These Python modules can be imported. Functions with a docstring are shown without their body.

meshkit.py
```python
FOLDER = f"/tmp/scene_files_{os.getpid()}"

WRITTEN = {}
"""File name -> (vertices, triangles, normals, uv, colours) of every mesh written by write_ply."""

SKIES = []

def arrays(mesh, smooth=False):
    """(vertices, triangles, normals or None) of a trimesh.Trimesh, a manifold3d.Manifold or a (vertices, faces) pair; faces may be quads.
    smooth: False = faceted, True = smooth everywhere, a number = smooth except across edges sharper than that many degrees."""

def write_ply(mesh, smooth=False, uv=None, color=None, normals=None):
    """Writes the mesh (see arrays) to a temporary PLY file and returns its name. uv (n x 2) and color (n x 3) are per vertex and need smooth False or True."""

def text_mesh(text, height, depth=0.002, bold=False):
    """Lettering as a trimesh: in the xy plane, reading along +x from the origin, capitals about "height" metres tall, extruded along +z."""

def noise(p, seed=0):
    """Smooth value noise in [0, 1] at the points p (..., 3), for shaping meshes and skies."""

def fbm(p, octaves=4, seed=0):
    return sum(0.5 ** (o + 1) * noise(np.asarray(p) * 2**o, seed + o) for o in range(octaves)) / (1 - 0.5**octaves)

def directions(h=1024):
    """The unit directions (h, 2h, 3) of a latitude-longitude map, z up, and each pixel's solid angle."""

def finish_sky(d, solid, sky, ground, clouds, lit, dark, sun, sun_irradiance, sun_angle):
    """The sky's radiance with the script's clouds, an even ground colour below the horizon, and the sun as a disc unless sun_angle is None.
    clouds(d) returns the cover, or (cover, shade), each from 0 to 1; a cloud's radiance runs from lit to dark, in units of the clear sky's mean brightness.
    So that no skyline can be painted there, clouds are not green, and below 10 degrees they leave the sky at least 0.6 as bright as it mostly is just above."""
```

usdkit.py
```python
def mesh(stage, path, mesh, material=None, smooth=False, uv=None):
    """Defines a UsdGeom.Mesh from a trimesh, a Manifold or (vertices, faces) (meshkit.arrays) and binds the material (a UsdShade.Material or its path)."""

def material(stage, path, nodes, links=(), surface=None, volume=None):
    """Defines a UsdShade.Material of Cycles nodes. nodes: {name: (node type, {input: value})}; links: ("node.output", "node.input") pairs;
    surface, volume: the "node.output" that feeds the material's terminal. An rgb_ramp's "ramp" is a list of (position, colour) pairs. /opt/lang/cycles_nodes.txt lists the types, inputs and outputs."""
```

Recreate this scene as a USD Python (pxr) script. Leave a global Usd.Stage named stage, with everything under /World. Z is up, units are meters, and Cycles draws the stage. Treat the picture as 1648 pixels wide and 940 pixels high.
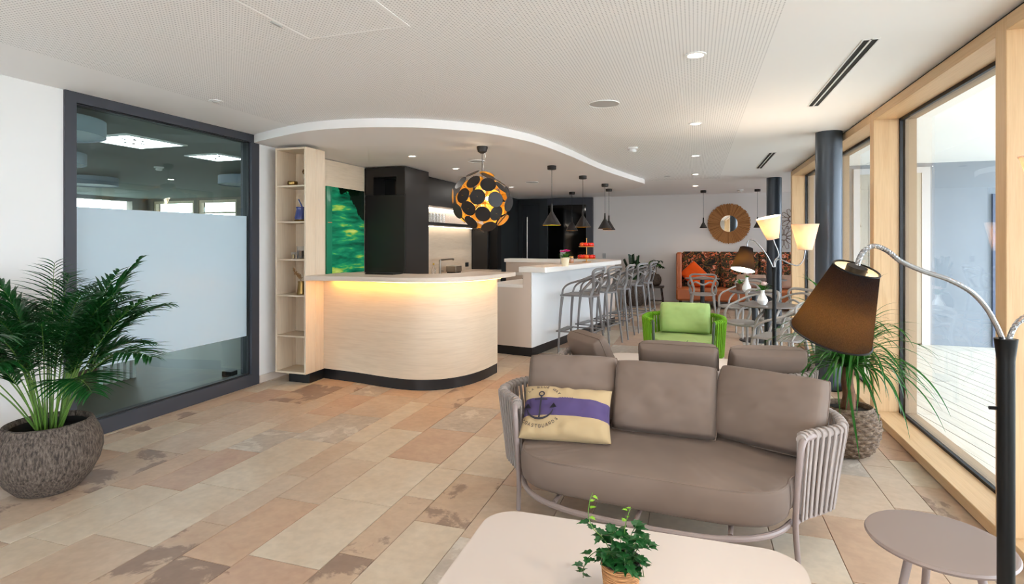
import math, random
import numpy as np, trimesh, manifold3d
from shapely.geometry import Polygon, Point, box as sbox
from shapely.ops import unary_union
import usdkit, meshkit
from pxr import Usd, UsdGeom, UsdLux, UsdShade, Gf, Sdf, Vt

stage = Usd.Stage.CreateInMemory()
UsdGeom.SetStageUpAxis(stage, 'Z'); UsdGeom.SetStageMetersPerUnit(stage, 1.0)
UsdGeom.Xform.Define(stage, '/World')
PI = math.pi

# ------------------------------------------------------------------ camera (y = into the room, x = towards the windows)
FPX, YAW, EYE = 905.0, 18.0714, 1.45
cam = UsdGeom.Camera.Define(stage, '/World/camera')
cam.AddTranslateOp().Set((0, 0, EYE)); cam.AddRotateXYZOp().Set((90, 0, YAW))
cam.CreateHorizontalApertureAttr(36.0); cam.CreateVerticalApertureAttr(36.0 * 940 / 1648)
cam.CreateFocalLengthAttr(36.0 * FPX / 1648)
cam.CreateVerticalApertureOffsetAttr(-36.0 * 81.8 / 1648)
cam.CreateClippingRangeAttr((0.05, 1000))
cam.CreateExposureAttr(0.72)

# ------------------------------------------------------------------ sky and sun
dome = UsdLux.DomeLight.Define(stage, '/World/sky')
dome.CreateIntensityAttr(1.9); dome.CreateColorAttr(Gf.Vec3f(0.77, 0.885, 1.0))
sun = UsdLux.DistantLight.Define(stage, '/World/sun')
sun.CreateIntensityAttr(3.2); sun.CreateColorAttr(Gf.Vec3f(1.0, 0.95, 0.87)); sun.CreateAngleAttr(0.6)
_d = np.array([0.17, -0.50, 0.85]); _d /= np.linalg.norm(_d)      # towards the sun
sun.AddRotateXYZOp().Set((math.degrees(math.acos(_d[2])), 0, math.degrees(math.atan2(_d[0], -_d[1]))))
LAMP = 0.6                                                          # all downlights

# ------------------------------------------------------------------ helpers
used = {}
def path_for(name, parent):
    base = parent.GetPath() if parent is not None else Sdf.Path('/World')
    k = used.get((str(base), name), 0); used[(str(base), name)] = k + 1
    return str(base) + '/' + (name if k == 0 else '%s_%03d' % (name, k))
ORIGIN = {}
def obj(name, mesh, mat, parent=None, smooth=30, label=None):
    """one Mesh prim; a part's vertices are given in the frame of its thing"""
    if isinstance(mesh, (list,)):
        mesh = cat(mesh)
    p = path_for(name, parent)
    m = usdkit.mesh(stage, p, mesh, M[mat] if isinstance(mat, str) else mat, smooth=smooth)
    if label: m.GetPrim().SetCustomDataByKey('label', label)
    return m.GetPrim()
def tag(o, label, cat_, group=None, kind=None):
    o.SetCustomDataByKey('label', label); o.SetCustomDataByKey('category', cat_)
    if group: o.SetCustomDataByKey('group', group)
    if kind: o.SetCustomDataByKey('kind', kind)
    return o
def thing(name, label, cat_, loc=(0, 0, 0), rotz=0.0, group=None, tilt=None):
    x = UsdGeom.Xform.Define(stage, path_for(name, None))
    x.AddTranslateOp().Set(tuple(float(v) for v in loc)); x.AddRotateZOp().Set(float(rotz))
    if tilt: x.AddRotateXOp().Set(float(tilt))
    return tag(x.GetPrim(), label, cat_, group)
def struct(name, mesh, mat, parent=None, smooth=False, label=None):
    o = obj(name, mesh, mat, parent, smooth)
    if parent is None:
        o.SetCustomDataByKey('kind', 'structure')
        if label: o.SetCustomDataByKey('label', label)
    return o
def sroot(name, label=None, cat_=None):
    o = UsdGeom.Xform.Define(stage, path_for(name, None)).GetPrim()
    o.SetCustomDataByKey('kind', 'structure')
    if label: o.SetCustomDataByKey('label', label)
    if cat_: o.SetCustomDataByKey('category', cat_)
    return o
def dup(root, label, loc, rotz=0.0, group=None, tilt=None):
    was = root.GetCustomData(); name = root.GetName()
    if len(name) > 4 and name[-4] == '_' and name[-3:].isdigit(): name = name[:-4]
    r = thing(name, label, was['category'], loc, rotz, group or was.get('group'), tilt)
    r.GetReferences().AddInternalReference(root.GetPath()); r.SetInstanceable(True)
    return r
def cat(ms):
    vs, fs, n = [], [], 0
    for m in ms:
        v, f = (np.asarray(m.vertices), np.asarray(m.faces)) if hasattr(m, 'vertices') else (np.asarray(m[0]), np.asarray(m[1]))
        vs.append(v); fs.append(f + n); n += len(v)
    return trimesh.Trimesh(np.vstack(vs), np.vstack(fs), process=False)
def move(m, d):
    return trimesh.Trimesh(np.asarray(m.vertices) + np.asarray(d, float), m.faces, process=False)
def rot(m, ax, deg, c=(0, 0, 0)):
    R_ = trimesh.transformations.rotation_matrix(math.radians(deg), ax, c)
    return trimesh.Trimesh(trimesh.transformations.transform_points(m.vertices, R_), m.faces, process=False)
def bx(x0, x1, y0, y1, z0, z1, b=0.0):
    if b <= 0:
        m = trimesh.creation.box((x1 - x0, y1 - y0, z1 - z0)); m.apply_translation(((x0 + x1) / 2, (y0 + y1) / 2, (z0 + z1) / 2)); return m
    b = min(b, (x1 - x0) * .49, (y1 - y0) * .49, (z1 - z0) * .49); P = []
    for sx in (0, 1):
        for sy in (0, 1):
            for sz in (0, 1):
                c = np.array([x1 if sx else x0, y1 if sy else y0, z1 if sz else z0]); s = np.array([-1 if k else 1 for k in (sx, sy, sz)])
                for k in range(3):
                    o = s * b; o[k] = 0; P.append(c + o)
    return trimesh.convex.convex_hull(np.array(P))
def smooth_path(P, n=8, closed=False):
    P = np.asarray(P, float); N = len(P); out = []
    for i in range(N if closed else N - 1):
        if closed: a, b, c, d = P[(i - 1) % N], P[i], P[(i + 1) % N], P[(i + 2) % N]
        else:
            b, c = P[i], P[i + 1]; a = P[i - 1] if i else 2 * b - c; d = P[i + 2] if i + 2 < N else 2 * c - b
        t = np.linspace(0, 1, n, endpoint=False)[:, None]
        out.append(.5 * (2 * b + (c - a) * t + (2 * a - 5 * b + 4 * c - d) * t ** 2 + (3 * b - a - 3 * c + d) * t ** 3))
    if not closed: out.append(P[-1:])
    return np.vstack(out)
def tube(P, r, seg=8, closed=False, flat=None, up=None):
    """sweep; r number or array; flat=(a,b) ellipse scaling with 'up' fixing the frame"""
    P = np.asarray(P, float); n = len(P); r = np.broadcast_to(np.asarray(r, float), (n,))
    T = np.gradient(P, axis=0) if not closed else np.roll(P, -1, 0) - np.roll(P, 1, 0)
    T /= np.maximum(np.linalg.norm(T, axis=1, keepdims=True), 1e-12)
    u = np.array(up, float) if up is not None else (np.array([0, 0, 1.]) if abs(T[0][2]) < .9 else np.array([1., 0, 0]))
    U = []
    for t in T:
        u2 = (np.array(up, float) if up is not None else u); u2 = u2 - t * (u2 @ t); L = np.linalg.norm(u2)
        u2 = u2 / L if L > 1e-6 else u; U.append(u2); u = u2
    U = np.array(U); W = np.cross(T, U); a = np.linspace(0, 2 * PI, seg, endpoint=False)
    fa, fb = flat or (1, 1)
    V = P[:, None] + r[:, None, None] * (fa * np.cos(a)[None, :, None] * U[:, None] + fb * np.sin(a)[None, :, None] * W[:, None])
    V = V.reshape(-1, 3); F = []
    i = np.arange(n if closed else n - 1)[:, None]; j = np.arange(seg)[None]
    A = i * seg + j; B = i * seg + (j + 1) % seg; C = ((i + 1) % n) * seg + (j + 1) % seg; D = ((i + 1) % n) * seg + j
    F = np.concatenate([np.stack([A, B, C], -1).reshape(-1, 3), np.stack([A, C, D], -1).reshape(-1, 3)])
    if not closed:
        V = np.vstack([V, P[0], P[-1]]); e = len(V); jj = np.arange(seg)
        F = np.vstack([F, np.stack([np.full(seg, e - 2), (jj + 1) % seg, jj], 1), np.stack([np.full(seg, e - 1), (n - 1) * seg + jj, (n - 1) * seg + (jj + 1) % seg], 1)])
    return trimesh.Trimesh(V, F[:, ::-1], process=False)
def strip(P, wdir, w, t):
    """flat belt along P, width along wdir"""
    P = np.asarray(P, float); n = len(P); T = np.gradient(P, axis=0); T /= np.linalg.norm(T, axis=1, keepdims=True)
    wd = np.asarray(wdir, float); wd = wd - T * (T @ wd)[:, None]; wd /= np.linalg.norm(wd, axis=1, keepdims=True); nn = np.cross(T, wd)
    c = [(-1, -.55), (-.7, -1), (.7, -1), (1, -.55), (1, .55), (.7, 1), (-.7, 1), (-1, .55)]
    V = np.stack([P + wd * w / 2 * a + nn * t / 2 * b for a, b in c], 1).reshape(-1, 3); s = 8
    i = np.arange(n - 1)[:, None]; j = np.arange(s)[None]; A = i * s + j; B = i * s + (j + 1) % s; C = (i + 1) * s + (j + 1) % s; D = (i + 1) * s + j
    F = np.concatenate([np.stack([A, B, C], -1).reshape(-1, 3), np.stack([A, C, D], -1).reshape(-1, 3)])
    cap = np.array([[0, k, k + 1] for k in range(1, 7)])
    return trimesh.Trimesh(V, np.vstack([F, cap[:, ::-1], cap + (n - 1) * s]), process=False)
def cyl(p0, p1, r, seg=16, r1=None):
    return tube(np.array([p0, p1], float), [r, r if r1 is None else r1], seg)
def lathe(prof, seg=32):
    prof = np.asarray(prof, float); n = len(prof); a = np.linspace(0, 2 * PI, seg, endpoint=False)
    V = np.stack([prof[:, None, 0] * np.cos(a), prof[:, None, 0] * np.sin(a), np.repeat(prof[:, 1:2], seg, 1)], -1).reshape(-1, 3)
    i = np.arange(n - 1)[:, None]; j = np.arange(seg)[None]
    A = i * seg + j; B = i * seg + (j + 1) % seg; C = (i + 1) * seg + (j + 1) % seg; D = (i + 1) * seg + j
    F = np.concatenate([np.stack([A, B, C], -1).reshape(-1, 3), np.stack([A, C, D], -1).reshape(-1, 3)])
    m = trimesh.Trimesh(V, F, process=False); ar = m.area_faces
    return trimesh.Trimesh(V, F[ar > 1e-12], process=False)
def prism(poly, z0, z1, b=0.0):
    if not hasattr(poly, 'exterior'): poly = Polygon(poly)
    if b <= 0:
        m = trimesh.creation.extrude_polygon(poly, z1 - z0, engine='earcut'); m.apply_translation((0, 0, z0)); return m
    out = [prism(poly, z0 + b, z1 - b)]
    P = np.array(poly.exterior.coords)[:-1]; Q = np.array(poly.buffer(-b, join_style=1).exterior.coords)[:-1]
    inner = poly.buffer(-b)
    return cat([prism(poly, z0 + b, z1 - b), prism(poly.buffer(-b * .3), z0 + b * .3, z1 - b * .3), prism(inner, z0, z1)])
def ring_poly(outer, inner):
    return Polygon(outer, [inner])
def cushion(w, h, t, seed=0, n=18, plump=.5, square=.06, crease=.006, ears=0.0):
    """soft cushion, centred, w along x, h along z, t along y; seam edge all round"""
    u = np.linspace(-1, 1, n * 2 + 1); X, Z = np.meshgrid(u, u, indexing='ij')
    # squircle the grid outline
    r = np.maximum(np.abs(X), np.abs(Z)); k = 1 - square * (np.minimum(np.abs(X), np.abs(Z)) / np.maximum(r, 1e-9)) ** 6 * r ** 4 * .5
    px, pz = X * k * (1 - ears * (1 - Z ** 2)), Z * k * (1 - ears * (1 - X ** 2))
    d = (1 - np.abs(X) ** 4) * (1 - np.abs(Z) ** 4)
    T = np.clip(d, 0, 1) ** plump
    pts = np.stack([px * w / 2, np.zeros_like(px), pz * h / 2], -1)
    nz = meshkit.fbm(pts * 9 + seed * 7.3, 3, seed) - .5
    wr = (meshkit.noise(pts * np.array([26, 1, 9]) + seed, seed + 3) - .5) * np.clip(r, 0, 1) ** 3
    front, back = pts.copy(), pts.copy()
    edge = (T > 0)
    front[..., 1] = -T * t / 2 + (nz * .03 * np.sqrt(T) + wr * crease) * edge * np.minimum(1, T * 2)
    back[..., 1] = T * t / 2
    N = u.size; F = []
    i, j = np.meshgrid(np.arange(N - 1), np.arange(N - 1), indexing='ij'); A = (i * N + j).ravel(); B = A + N; C = B + 1; D = A + 1
    f1 = np.concatenate([np.stack([A, B, C], 1), np.stack([A, C, D], 1)])
    m = trimesh.Trimesh(np.vstack([front.reshape(-1, 3), back.reshape(-1, 3)]), np.vstack([f1, f1[:, ::-1] + N * N]), process=False)
    m.merge_vertices(digits_vertex=7); return m
def leaf(P0, direction, up, L, W, bend=.2, n=4, fold=.15, tip=1.0):
    """one slim leaf blade with a folded midrib"""
    d = np.asarray(direction, float); d /= np.linalg.norm(d); up = np.asarray(up, float); s = np.cross(d, up)
    if np.linalg.norm(s) < 1e-6: s = np.cross(d, [1, 0, 0.1])
    s /= np.linalg.norm(s); nn = np.cross(s, d)
    t = np.linspace(0, 1, n + 1); c = np.asarray(P0)[None] + d * (t * L)[:, None] - nn * (bend * L * t ** 2)[:, None]
    wd = W / 2 * np.sin(PI * np.clip(t * .93 + .07, 0, 1) ** tip)
    l = c + s * wd[:, None] + nn * (fold * wd)[:, None]; r = c - s * wd[:, None] + nn * (fold * wd)[:, None]
    V = np.stack([l, c, r], 1).reshape(-1, 3); F = []
    for i in range(n):
        a = i * 3
        F += [(a, a + 3, a + 1), (a + 1, a + 3, a + 4), (a + 1, a + 4, a + 2), (a + 2, a + 4, a + 5)]
    return V, np.array(F)
# ------------------------------------------------------------------ materials
M = {}
def lin(c):
    if isinstance(c, str):
        c = [int(c[i:i + 2], 16) / 255 for i in (1, 3, 5)]
        return tuple((x / 12.92 if x <= .04045 else ((x + .055) / 1.055) ** 2.4) for x in c)
    return tuple(c)
def mk(name, nodes, links, surface):
    M[name] = usdkit.material(stage, '/World/Looks/' + name, nodes, links, surface=surface)
def plain(name, c, rough=.5, metal=0.0, spec=.5, coat=0.0, bump=0.0, bscale=60, var=0.0, vscale=3.0, **kw):
    p = {'base_color': lin(c), 'roughness': rough, 'metallic': metal, 'specular_ior_level': spec, **kw}
    if coat: p.update(coat_weight=coat, coat_roughness=.08)
    nodes = {'p': ('principled_bsdf', p)}; links = []
    if bump or var: nodes['g'] = ('geometry', {})
    if bump:
        nodes['n'] = ('noise_texture', {'scale': bscale, 'detail': 4.0}); nodes['b'] = ('bump', {'strength': bump, 'distance': .004})
        links += [('g.position', 'n.vector'), ('n.fac', 'b.height'), ('b.normal', 'p.normal')]
    if var:
        c0 = lin(c); nodes['n2'] = ('noise_texture', {'scale': vscale, 'detail': 5.0})
        nodes['r'] = ('rgb_ramp', {'ramp': [(.3, tuple(x * (1 - var) for x in c0)), (.7, tuple(min(1, x * (1 + var)) for x in c0))]})
        links += [('g.position', 'n2.vector'), ('n2.fac', 'r.fac'), ('r.color', 'p.base_color')]
    mk(name, nodes, links, 'p.BSDF')
def wood(name, c1, c2, scale, rough=.45, coat=0.0, bump=.05):
    """grain stretched along the axis with the smallest scale"""
    mk(name, {'g': ('geometry', {}), 'm': ('mapping', {'scale': scale}), 'n': ('noise_texture', {'scale': 1.0, 'detail': 6.0, 'roughness': .6, 'distortion': .6}),
              'm2': ('mapping', {'scale': tuple(s * 5 for s in scale)}), 'n2': ('noise_texture', {'scale': 1.0, 'detail': 3.0}),
              'r': ('rgb_ramp', {'ramp': [(.25, lin(c2)), (.5, lin(c1)), (.8, tuple(.5 * (a + b) for a, b in zip(lin(c1), lin(c2))))]}),
              'mx': ('mix', {'mix_type': 'multiply', 'fac': .35}), 'r2': ('rgb_ramp', {'ramp': [(.3, (.8, .78, .75)), (.6, (1, 1, 1))]}),
              'b': ('bump', {'strength': bump, 'distance': .002}), 'p': ('principled_bsdf', {'roughness': rough, 'coat_weight': coat, 'coat_roughness': .15})},
       [('g.position', 'm.vector'), ('m.vector', 'n.vector'), ('g.position', 'm2.vector'), ('m2.vector', 'n2.vector'), ('n.fac', 'r.fac'), ('n2.fac', 'r2.fac'),
        ('r.color', 'mx.color1'), ('r2.color', 'mx.color2'), ('mx.color', 'p.base_color'), ('n2.fac', 'b.height'), ('b.normal', 'p.normal')], 'p.BSDF')
def fabric(name, c, rough=.85, var=.12, scale=420, sheen=.15):
    c0 = lin(c)
    mk(name, {'g': ('geometry', {}), 'n': ('noise_texture', {'scale': scale, 'detail': 2.0}), 'n3': ('noise_texture', {'scale': 2.5, 'detail': 4.0}),
              'r': ('rgb_ramp', {'ramp': [(.3, tuple(x * (1 - var) for x in c0)), (.7, tuple(min(1, x * (1 + var)) for x in c0))]}),
              'b': ('bump', {'strength': .12, 'distance': .001}),
              'p': ('principled_bsdf', {'roughness': rough, 'sheen_weight': sheen, 'sheen_roughness': .5, 'specular_ior_level': .3})},
       [('g.position', 'n.vector'), ('g.position', 'n3.vector'), ('n3.fac', 'r.fac'), ('r.color', 'p.base_color'), ('n.fac', 'b.height'), ('b.normal', 'p.normal')], 'p.BSDF')
def emit(name, c, s):
    mk(name, {'e': ('emission', {'color': lin(c), 'strength': s})}, [], 'e.emission')
def shade_mat(name, dif, trans, mixf=.5):
    mk(name, {'g': ('geometry', {}), 'm': ('mapping', {'scale': (900, 900, 260)}), 'n': ('noise_texture', {'scale': 1.0, 'detail': 2.0}),
              'r': ('rgb_ramp', {'ramp': [(.3, tuple(x * .55 for x in lin(trans))), (.7, lin(trans))]}),
              'd': ('diffuse_bsdf', {'color': lin(dif)}), 't': ('translucent_bsdf', {}), 'x': ('mix_closure', {'fac': mixf})},
       [('g.position', 'm.vector'), ('m.vector', 'n.vector'), ('n.fac', 'r.fac'), ('r.color', 't.color'), ('d.BSDF', 'x.closure1'), ('t.BSDF', 'x.closure2')], 'x.closure')
def leafmat(name, c, c2, rough=.4, tr=.3):
    mk(name, {'o': ('geometry', {}), 'r': ('mix', {'color1': lin(c), 'color2': lin(c2)}), 'p': ('principled_bsdf', {'roughness': rough}),
              't': ('translucent_bsdf', {}), 'x': ('mix_closure', {'fac': tr})},
       [('o.random_per_island', 'r.fac'), ('r.color', 'p.base_color'), ('r.color', 't.color'), ('p.BSDF', 'x.closure1'), ('t.BSDF', 'x.closure2')], 'x.closure')
def glass_pane(name, tint=(1, 1, 1), amount=1.0):
    mk(name, {'w': ('layer_weight', {'blend': .5}), 'k': ('math', {'math_type': 'power', 'value2': 4.0}), 'a': ('math', {'math_type': 'multiply_add', 'value2': .45 * amount, 'value3': .03 * amount}),
              't': ('transparent_bsdf', {'color': tint}), 'g': ('glossy_bsdf', {'color': (1, 1, 1), 'roughness': 0.0}), 'x': ('mix_closure', {})},
       [('w.facing', 'k.value1'), ('k.value', 'a.value1'), ('a.value', 'x.fac'), ('t.BSDF', 'x.closure1'), ('g.BSDF', 'x.closure2')], 'x.closure')

plain('white_paint', '#e9e7e4', .75, bump=.03, bscale=180)
plain('ceiling_paint', '#f4f3f2', .8)
plain('soffit_paint', '#f1ece9', .8)
plain('back_wall_paint', '#eae5e2', .8)
plain('anthracite', '#3b3d45', .45)
plain('anthracite_dark', '#202327', .35)
plain('anthracite_wall', '#24292b', .4)
plain('black_lacquer', '#1a1716', .38)
plain('black_matt', '#060606', .42, spec=.25)
plain('black_plinth', '#15171b', .35)
plain('black_gasket', '#17181c', .5)
plain('outer_timber', '#8d7963', .7)
plain('steel_column', '#3d444d', .32, metal=.25)
plain('beige_laminate', '#d9c9bb', .5)
plain('white_glass', '#f8fafb', .08, spec=.6, coat=.6)
plain('white_top', '#f3efe9', .35, coat=.2)
plain('counter_top', '#d5c2b0', .42)
plain('led_profile', '#d8d2c8', .5)
plain('brass', '#9a7a48', .3, metal=1.0)
plain('brushed_metal', '#a89f92', .32, metal=1.0)
plain('chrome', '#9c9da0', .25, metal=1.0)
plain('silver_grey_plastic', '#757170', .42)
plain('grey_plastic', '#8b8783', .4)
plain('pale_chair_plastic', '#a09a94', .42)
plain('taupe_metal', '#8d7d78', .42)
plain('taupe_top', '#857671', .45, bump=.02, bscale=300)
plain('stone_top', '#c6b9b0', .45, bump=.01, bscale=300)
fabric('taupe_fabric', '#76655a', sheen=.03)
fabric('taupe_rope', '#958982', scale=260)
fabric('green_rope', '#6b9f15', scale=260, sheen=.05)
fabric('green_fabric', '#a9c178', sheen=.05)
plain('green_frame', '#3b4a3a', .5)
plain('dark_frame', '#2b2b2e', .45)
fabric('orange_fabric', '#e2560c', sheen=.05)
plain('cognac_leather', '#b9673a', .42, bump=.05, bscale=120, var=.08)
fabric('beige_fabric', '#c6a592')
plain('porcelain', '#f1efec', .2, coat=.3)
plain('terracotta_cream', '#efe0bf', .6)
plain('table_top_dark', '#6f6762', .4)
plain('tabletop_pole', '#26282c', .4)
plain('soil', '#1d1613', .95, bump=.6, bscale=90)
plain('inner_black', '#0c0b0b', .6)
plain('gold_leaf', '#b5862c', .4, metal=.7)
plain('disc_black', '#221f20', .42)
plain('pendant_black', '#2a2523', .55)
plain('pendant_gold', '#dfa02a', .4, metal=.6)
plain('cord_black', '#16171a', .6)
plain('cord_white', '#e8e6e2', .5)
plain('bark', '#6d4a33', .85, bump=.8, bscale=70, var=.25, vscale=25)
plain('stem_green', '#54772a', .5, var=.2, vscale=12)
plain('stem_dark', '#3f5a25', .5)
plain('plaster_grey', '#b9b8b8', .85)
plain('vent_grey', '#b9bab9', .7)
plain('slot_black', '#18191a', .7)
plain('detector_white', '#ecebea', .5)
plain('speaker_grey', '#b8b6b5', .7)
plain('ext_wall', '#7f878f', .85, bump=.1, bscale=60)
plain('ext_blue', '#48536a', .5)
plain('ext_door', '#aaa190', .5)
plain('eave_white', '#f3f3f0', .8)
plain('paving', '#d9d6ce', .9)
plain('room_ceiling', '#7d8381', .85)
plain('room_wall', '#8e8479', .85)
plain('room_floor', '#34372d', .42, spec=.35)
plain('lamp_drum', '#8f9aa6', .6)
plain('dark_wood', '#33221a', .5)
plain('blue_glaze', '#39427f', .18, coat=.5)
plain('old_bronze', '#71502f', .38, metal=.8)
plain('dried_stem', '#a0794f', .9)
plain('apple_red', '#d3200f', .25, coat=.3, var=.3, vscale=25)
plain('apple_orange', '#ec5a12', .3, coat=.2, var=.25, vscale=25)
plain('petal_pink', '#e0218a', .6)
plain('petal_white', '#f3dcd6', .6)
plain('wire_rust', '#6b4a35', .5)
plain('tray_gold', '#d9a55a', .4, metal=.3)
plain('jar_content', '#cf8a55', .6)
plain('charcoal_print', '#2a2630', .8)
fabric('pillow_canvas', '#b39a74', sheen=.05)
fabric('pillow_purple', '#50416a', sheen=.05)
emit('lens_warm', '#ffe9d2', 16.0)
emit('bulb_warm', '#ffdcae', 22.0)
emit('led_warm', '#ffb93c', 19.0)
emit('led_white', '#ffeed8', 6.0)
emit('skylight_panel', '#f4fbff', 7.0)
wood('birch', '#ddc8ae', '#d2b899', (1.2, 30, 22))
wood('birch_upright', '#dfcab0', '#d5bb9e', (20, 20, 1.0))
wood('birch_panel', '#ddc8ae', '#d3bb9f', (1.1, 1.1, 17))
wood('larch_post', '#cda97e', '#c0986b', (30, 30, 1.3))
wood('larch_rail', '#cfac82', '#c29b70', (30, 1.2, 30))
wood('deck_plank', '#c9c6bb', '#b4aea0', (30, 1.2, 30), rough=.8)
wood('mirror_reed', '#bd8550', '#a8713f', (18, 18, 18), rough=.7)
glass_pane('window_glass')
glass_pane('tinted_glass', (.86, .93, .91), 1.0)
mk('drinking_glass', {'p': ('principled_bsdf', {'base_color': (.95, .97, .97), 'roughness': .03, 'transmission_weight': .95, 'ior': 1.4})}, [], 'p.BSDF')
mk('green_glass', {'p': ('principled_bsdf', {'base_color': (.5, .8, .5), 'roughness': .05, 'transmission_weight': .6, 'ior': 1.4})}, [], 'p.BSDF')
mk('mirror_glass', {'p': ('principled_bsdf', {'base_color': (.92, .94, .92), 'roughness': .01, 'metallic': 1.0})}, [], 'p.BSDF')
mk('frosted_film', {'d': ('diffuse_bsdf', {'color': lin('#dfe7ec')}), 't': ('translucent_bsdf', {'color': lin('#e2ecf2')}), 'x': ('mix_closure', {'fac': .55}),
                    'g': ('glossy_bsdf', {'roughness': .25}), 'y': ('mix_closure', {'fac': .04})},
   [('d.BSDF', 'x.closure1'), ('t.BSDF', 'x.closure2'), ('x.closure', 'y.closure1'), ('g.BSDF', 'y.closure2')], 'y.closure')
shade_mat('shade_black', '#1b191b', '#b59d76', .25)
shade_mat('shade_lining', '#efe3cf', '#f2e2c6', .5)
shade_mat('shade_white', '#efe3d6', '#f7d6ae', .5)
leafmat('palm_leaf', '#15521f', '#2c7a2a', .38, .25)
leafmat('strap_leaf', '#226016', '#4f9a2a', .35, .3)
leafmat('ivy_leaf', '#1d5526', '#4b8a35', .4, .25)
leafmat('ivy_young', '#8fc63a', '#a9d84c', .45, .35)
leafmat('dark_leaf', '#16371c', '#2c5a2b', .35, .2)
leafmat('bright_leaf', '#3d7a2a', '#7fb544', .45, .3)
leafmat('hedge_leaf', '#3f8a3a', '#9ccf6a', .6, .3)
# rough woven or carved pots
def pot_mat(name, c1, c2, scale, strength):
    mk(name, {'g': ('geometry', {}), 'm': ('mapping', {'scale': scale}), 'n': ('noise_texture', {'scale': 1.0, 'detail': 4.0, 'roughness': .65}),
              'r': ('rgb_ramp', {'ramp': [(.35, lin(c1)), (.65, lin(c2))]}), 'b': ('bump', {'strength': strength, 'distance': .012}), 'p': ('principled_bsdf', {'roughness': .8})},
       [('g.position', 'm.vector'), ('m.vector', 'n.vector'), ('n.fac', 'r.fac'), ('n.fac', 'b.height'), ('r.color', 'p.base_color'), ('b.normal', 'p.normal')], 'p.BSDF')
pot_mat('carved_pot', '#30251f', '#75675b', (95, 95, 26), .9)
pot_mat('woven_pot', '#4a3828', '#816a55', (40, 40, 70), .6)
pot_mat('grey_pot', '#3e332b', '#5d5046', (30, 30, 30), .4)
pot_mat('reed_pot', '#7a4a25', '#dca26a', (14, 14, 260), .6)
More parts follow.
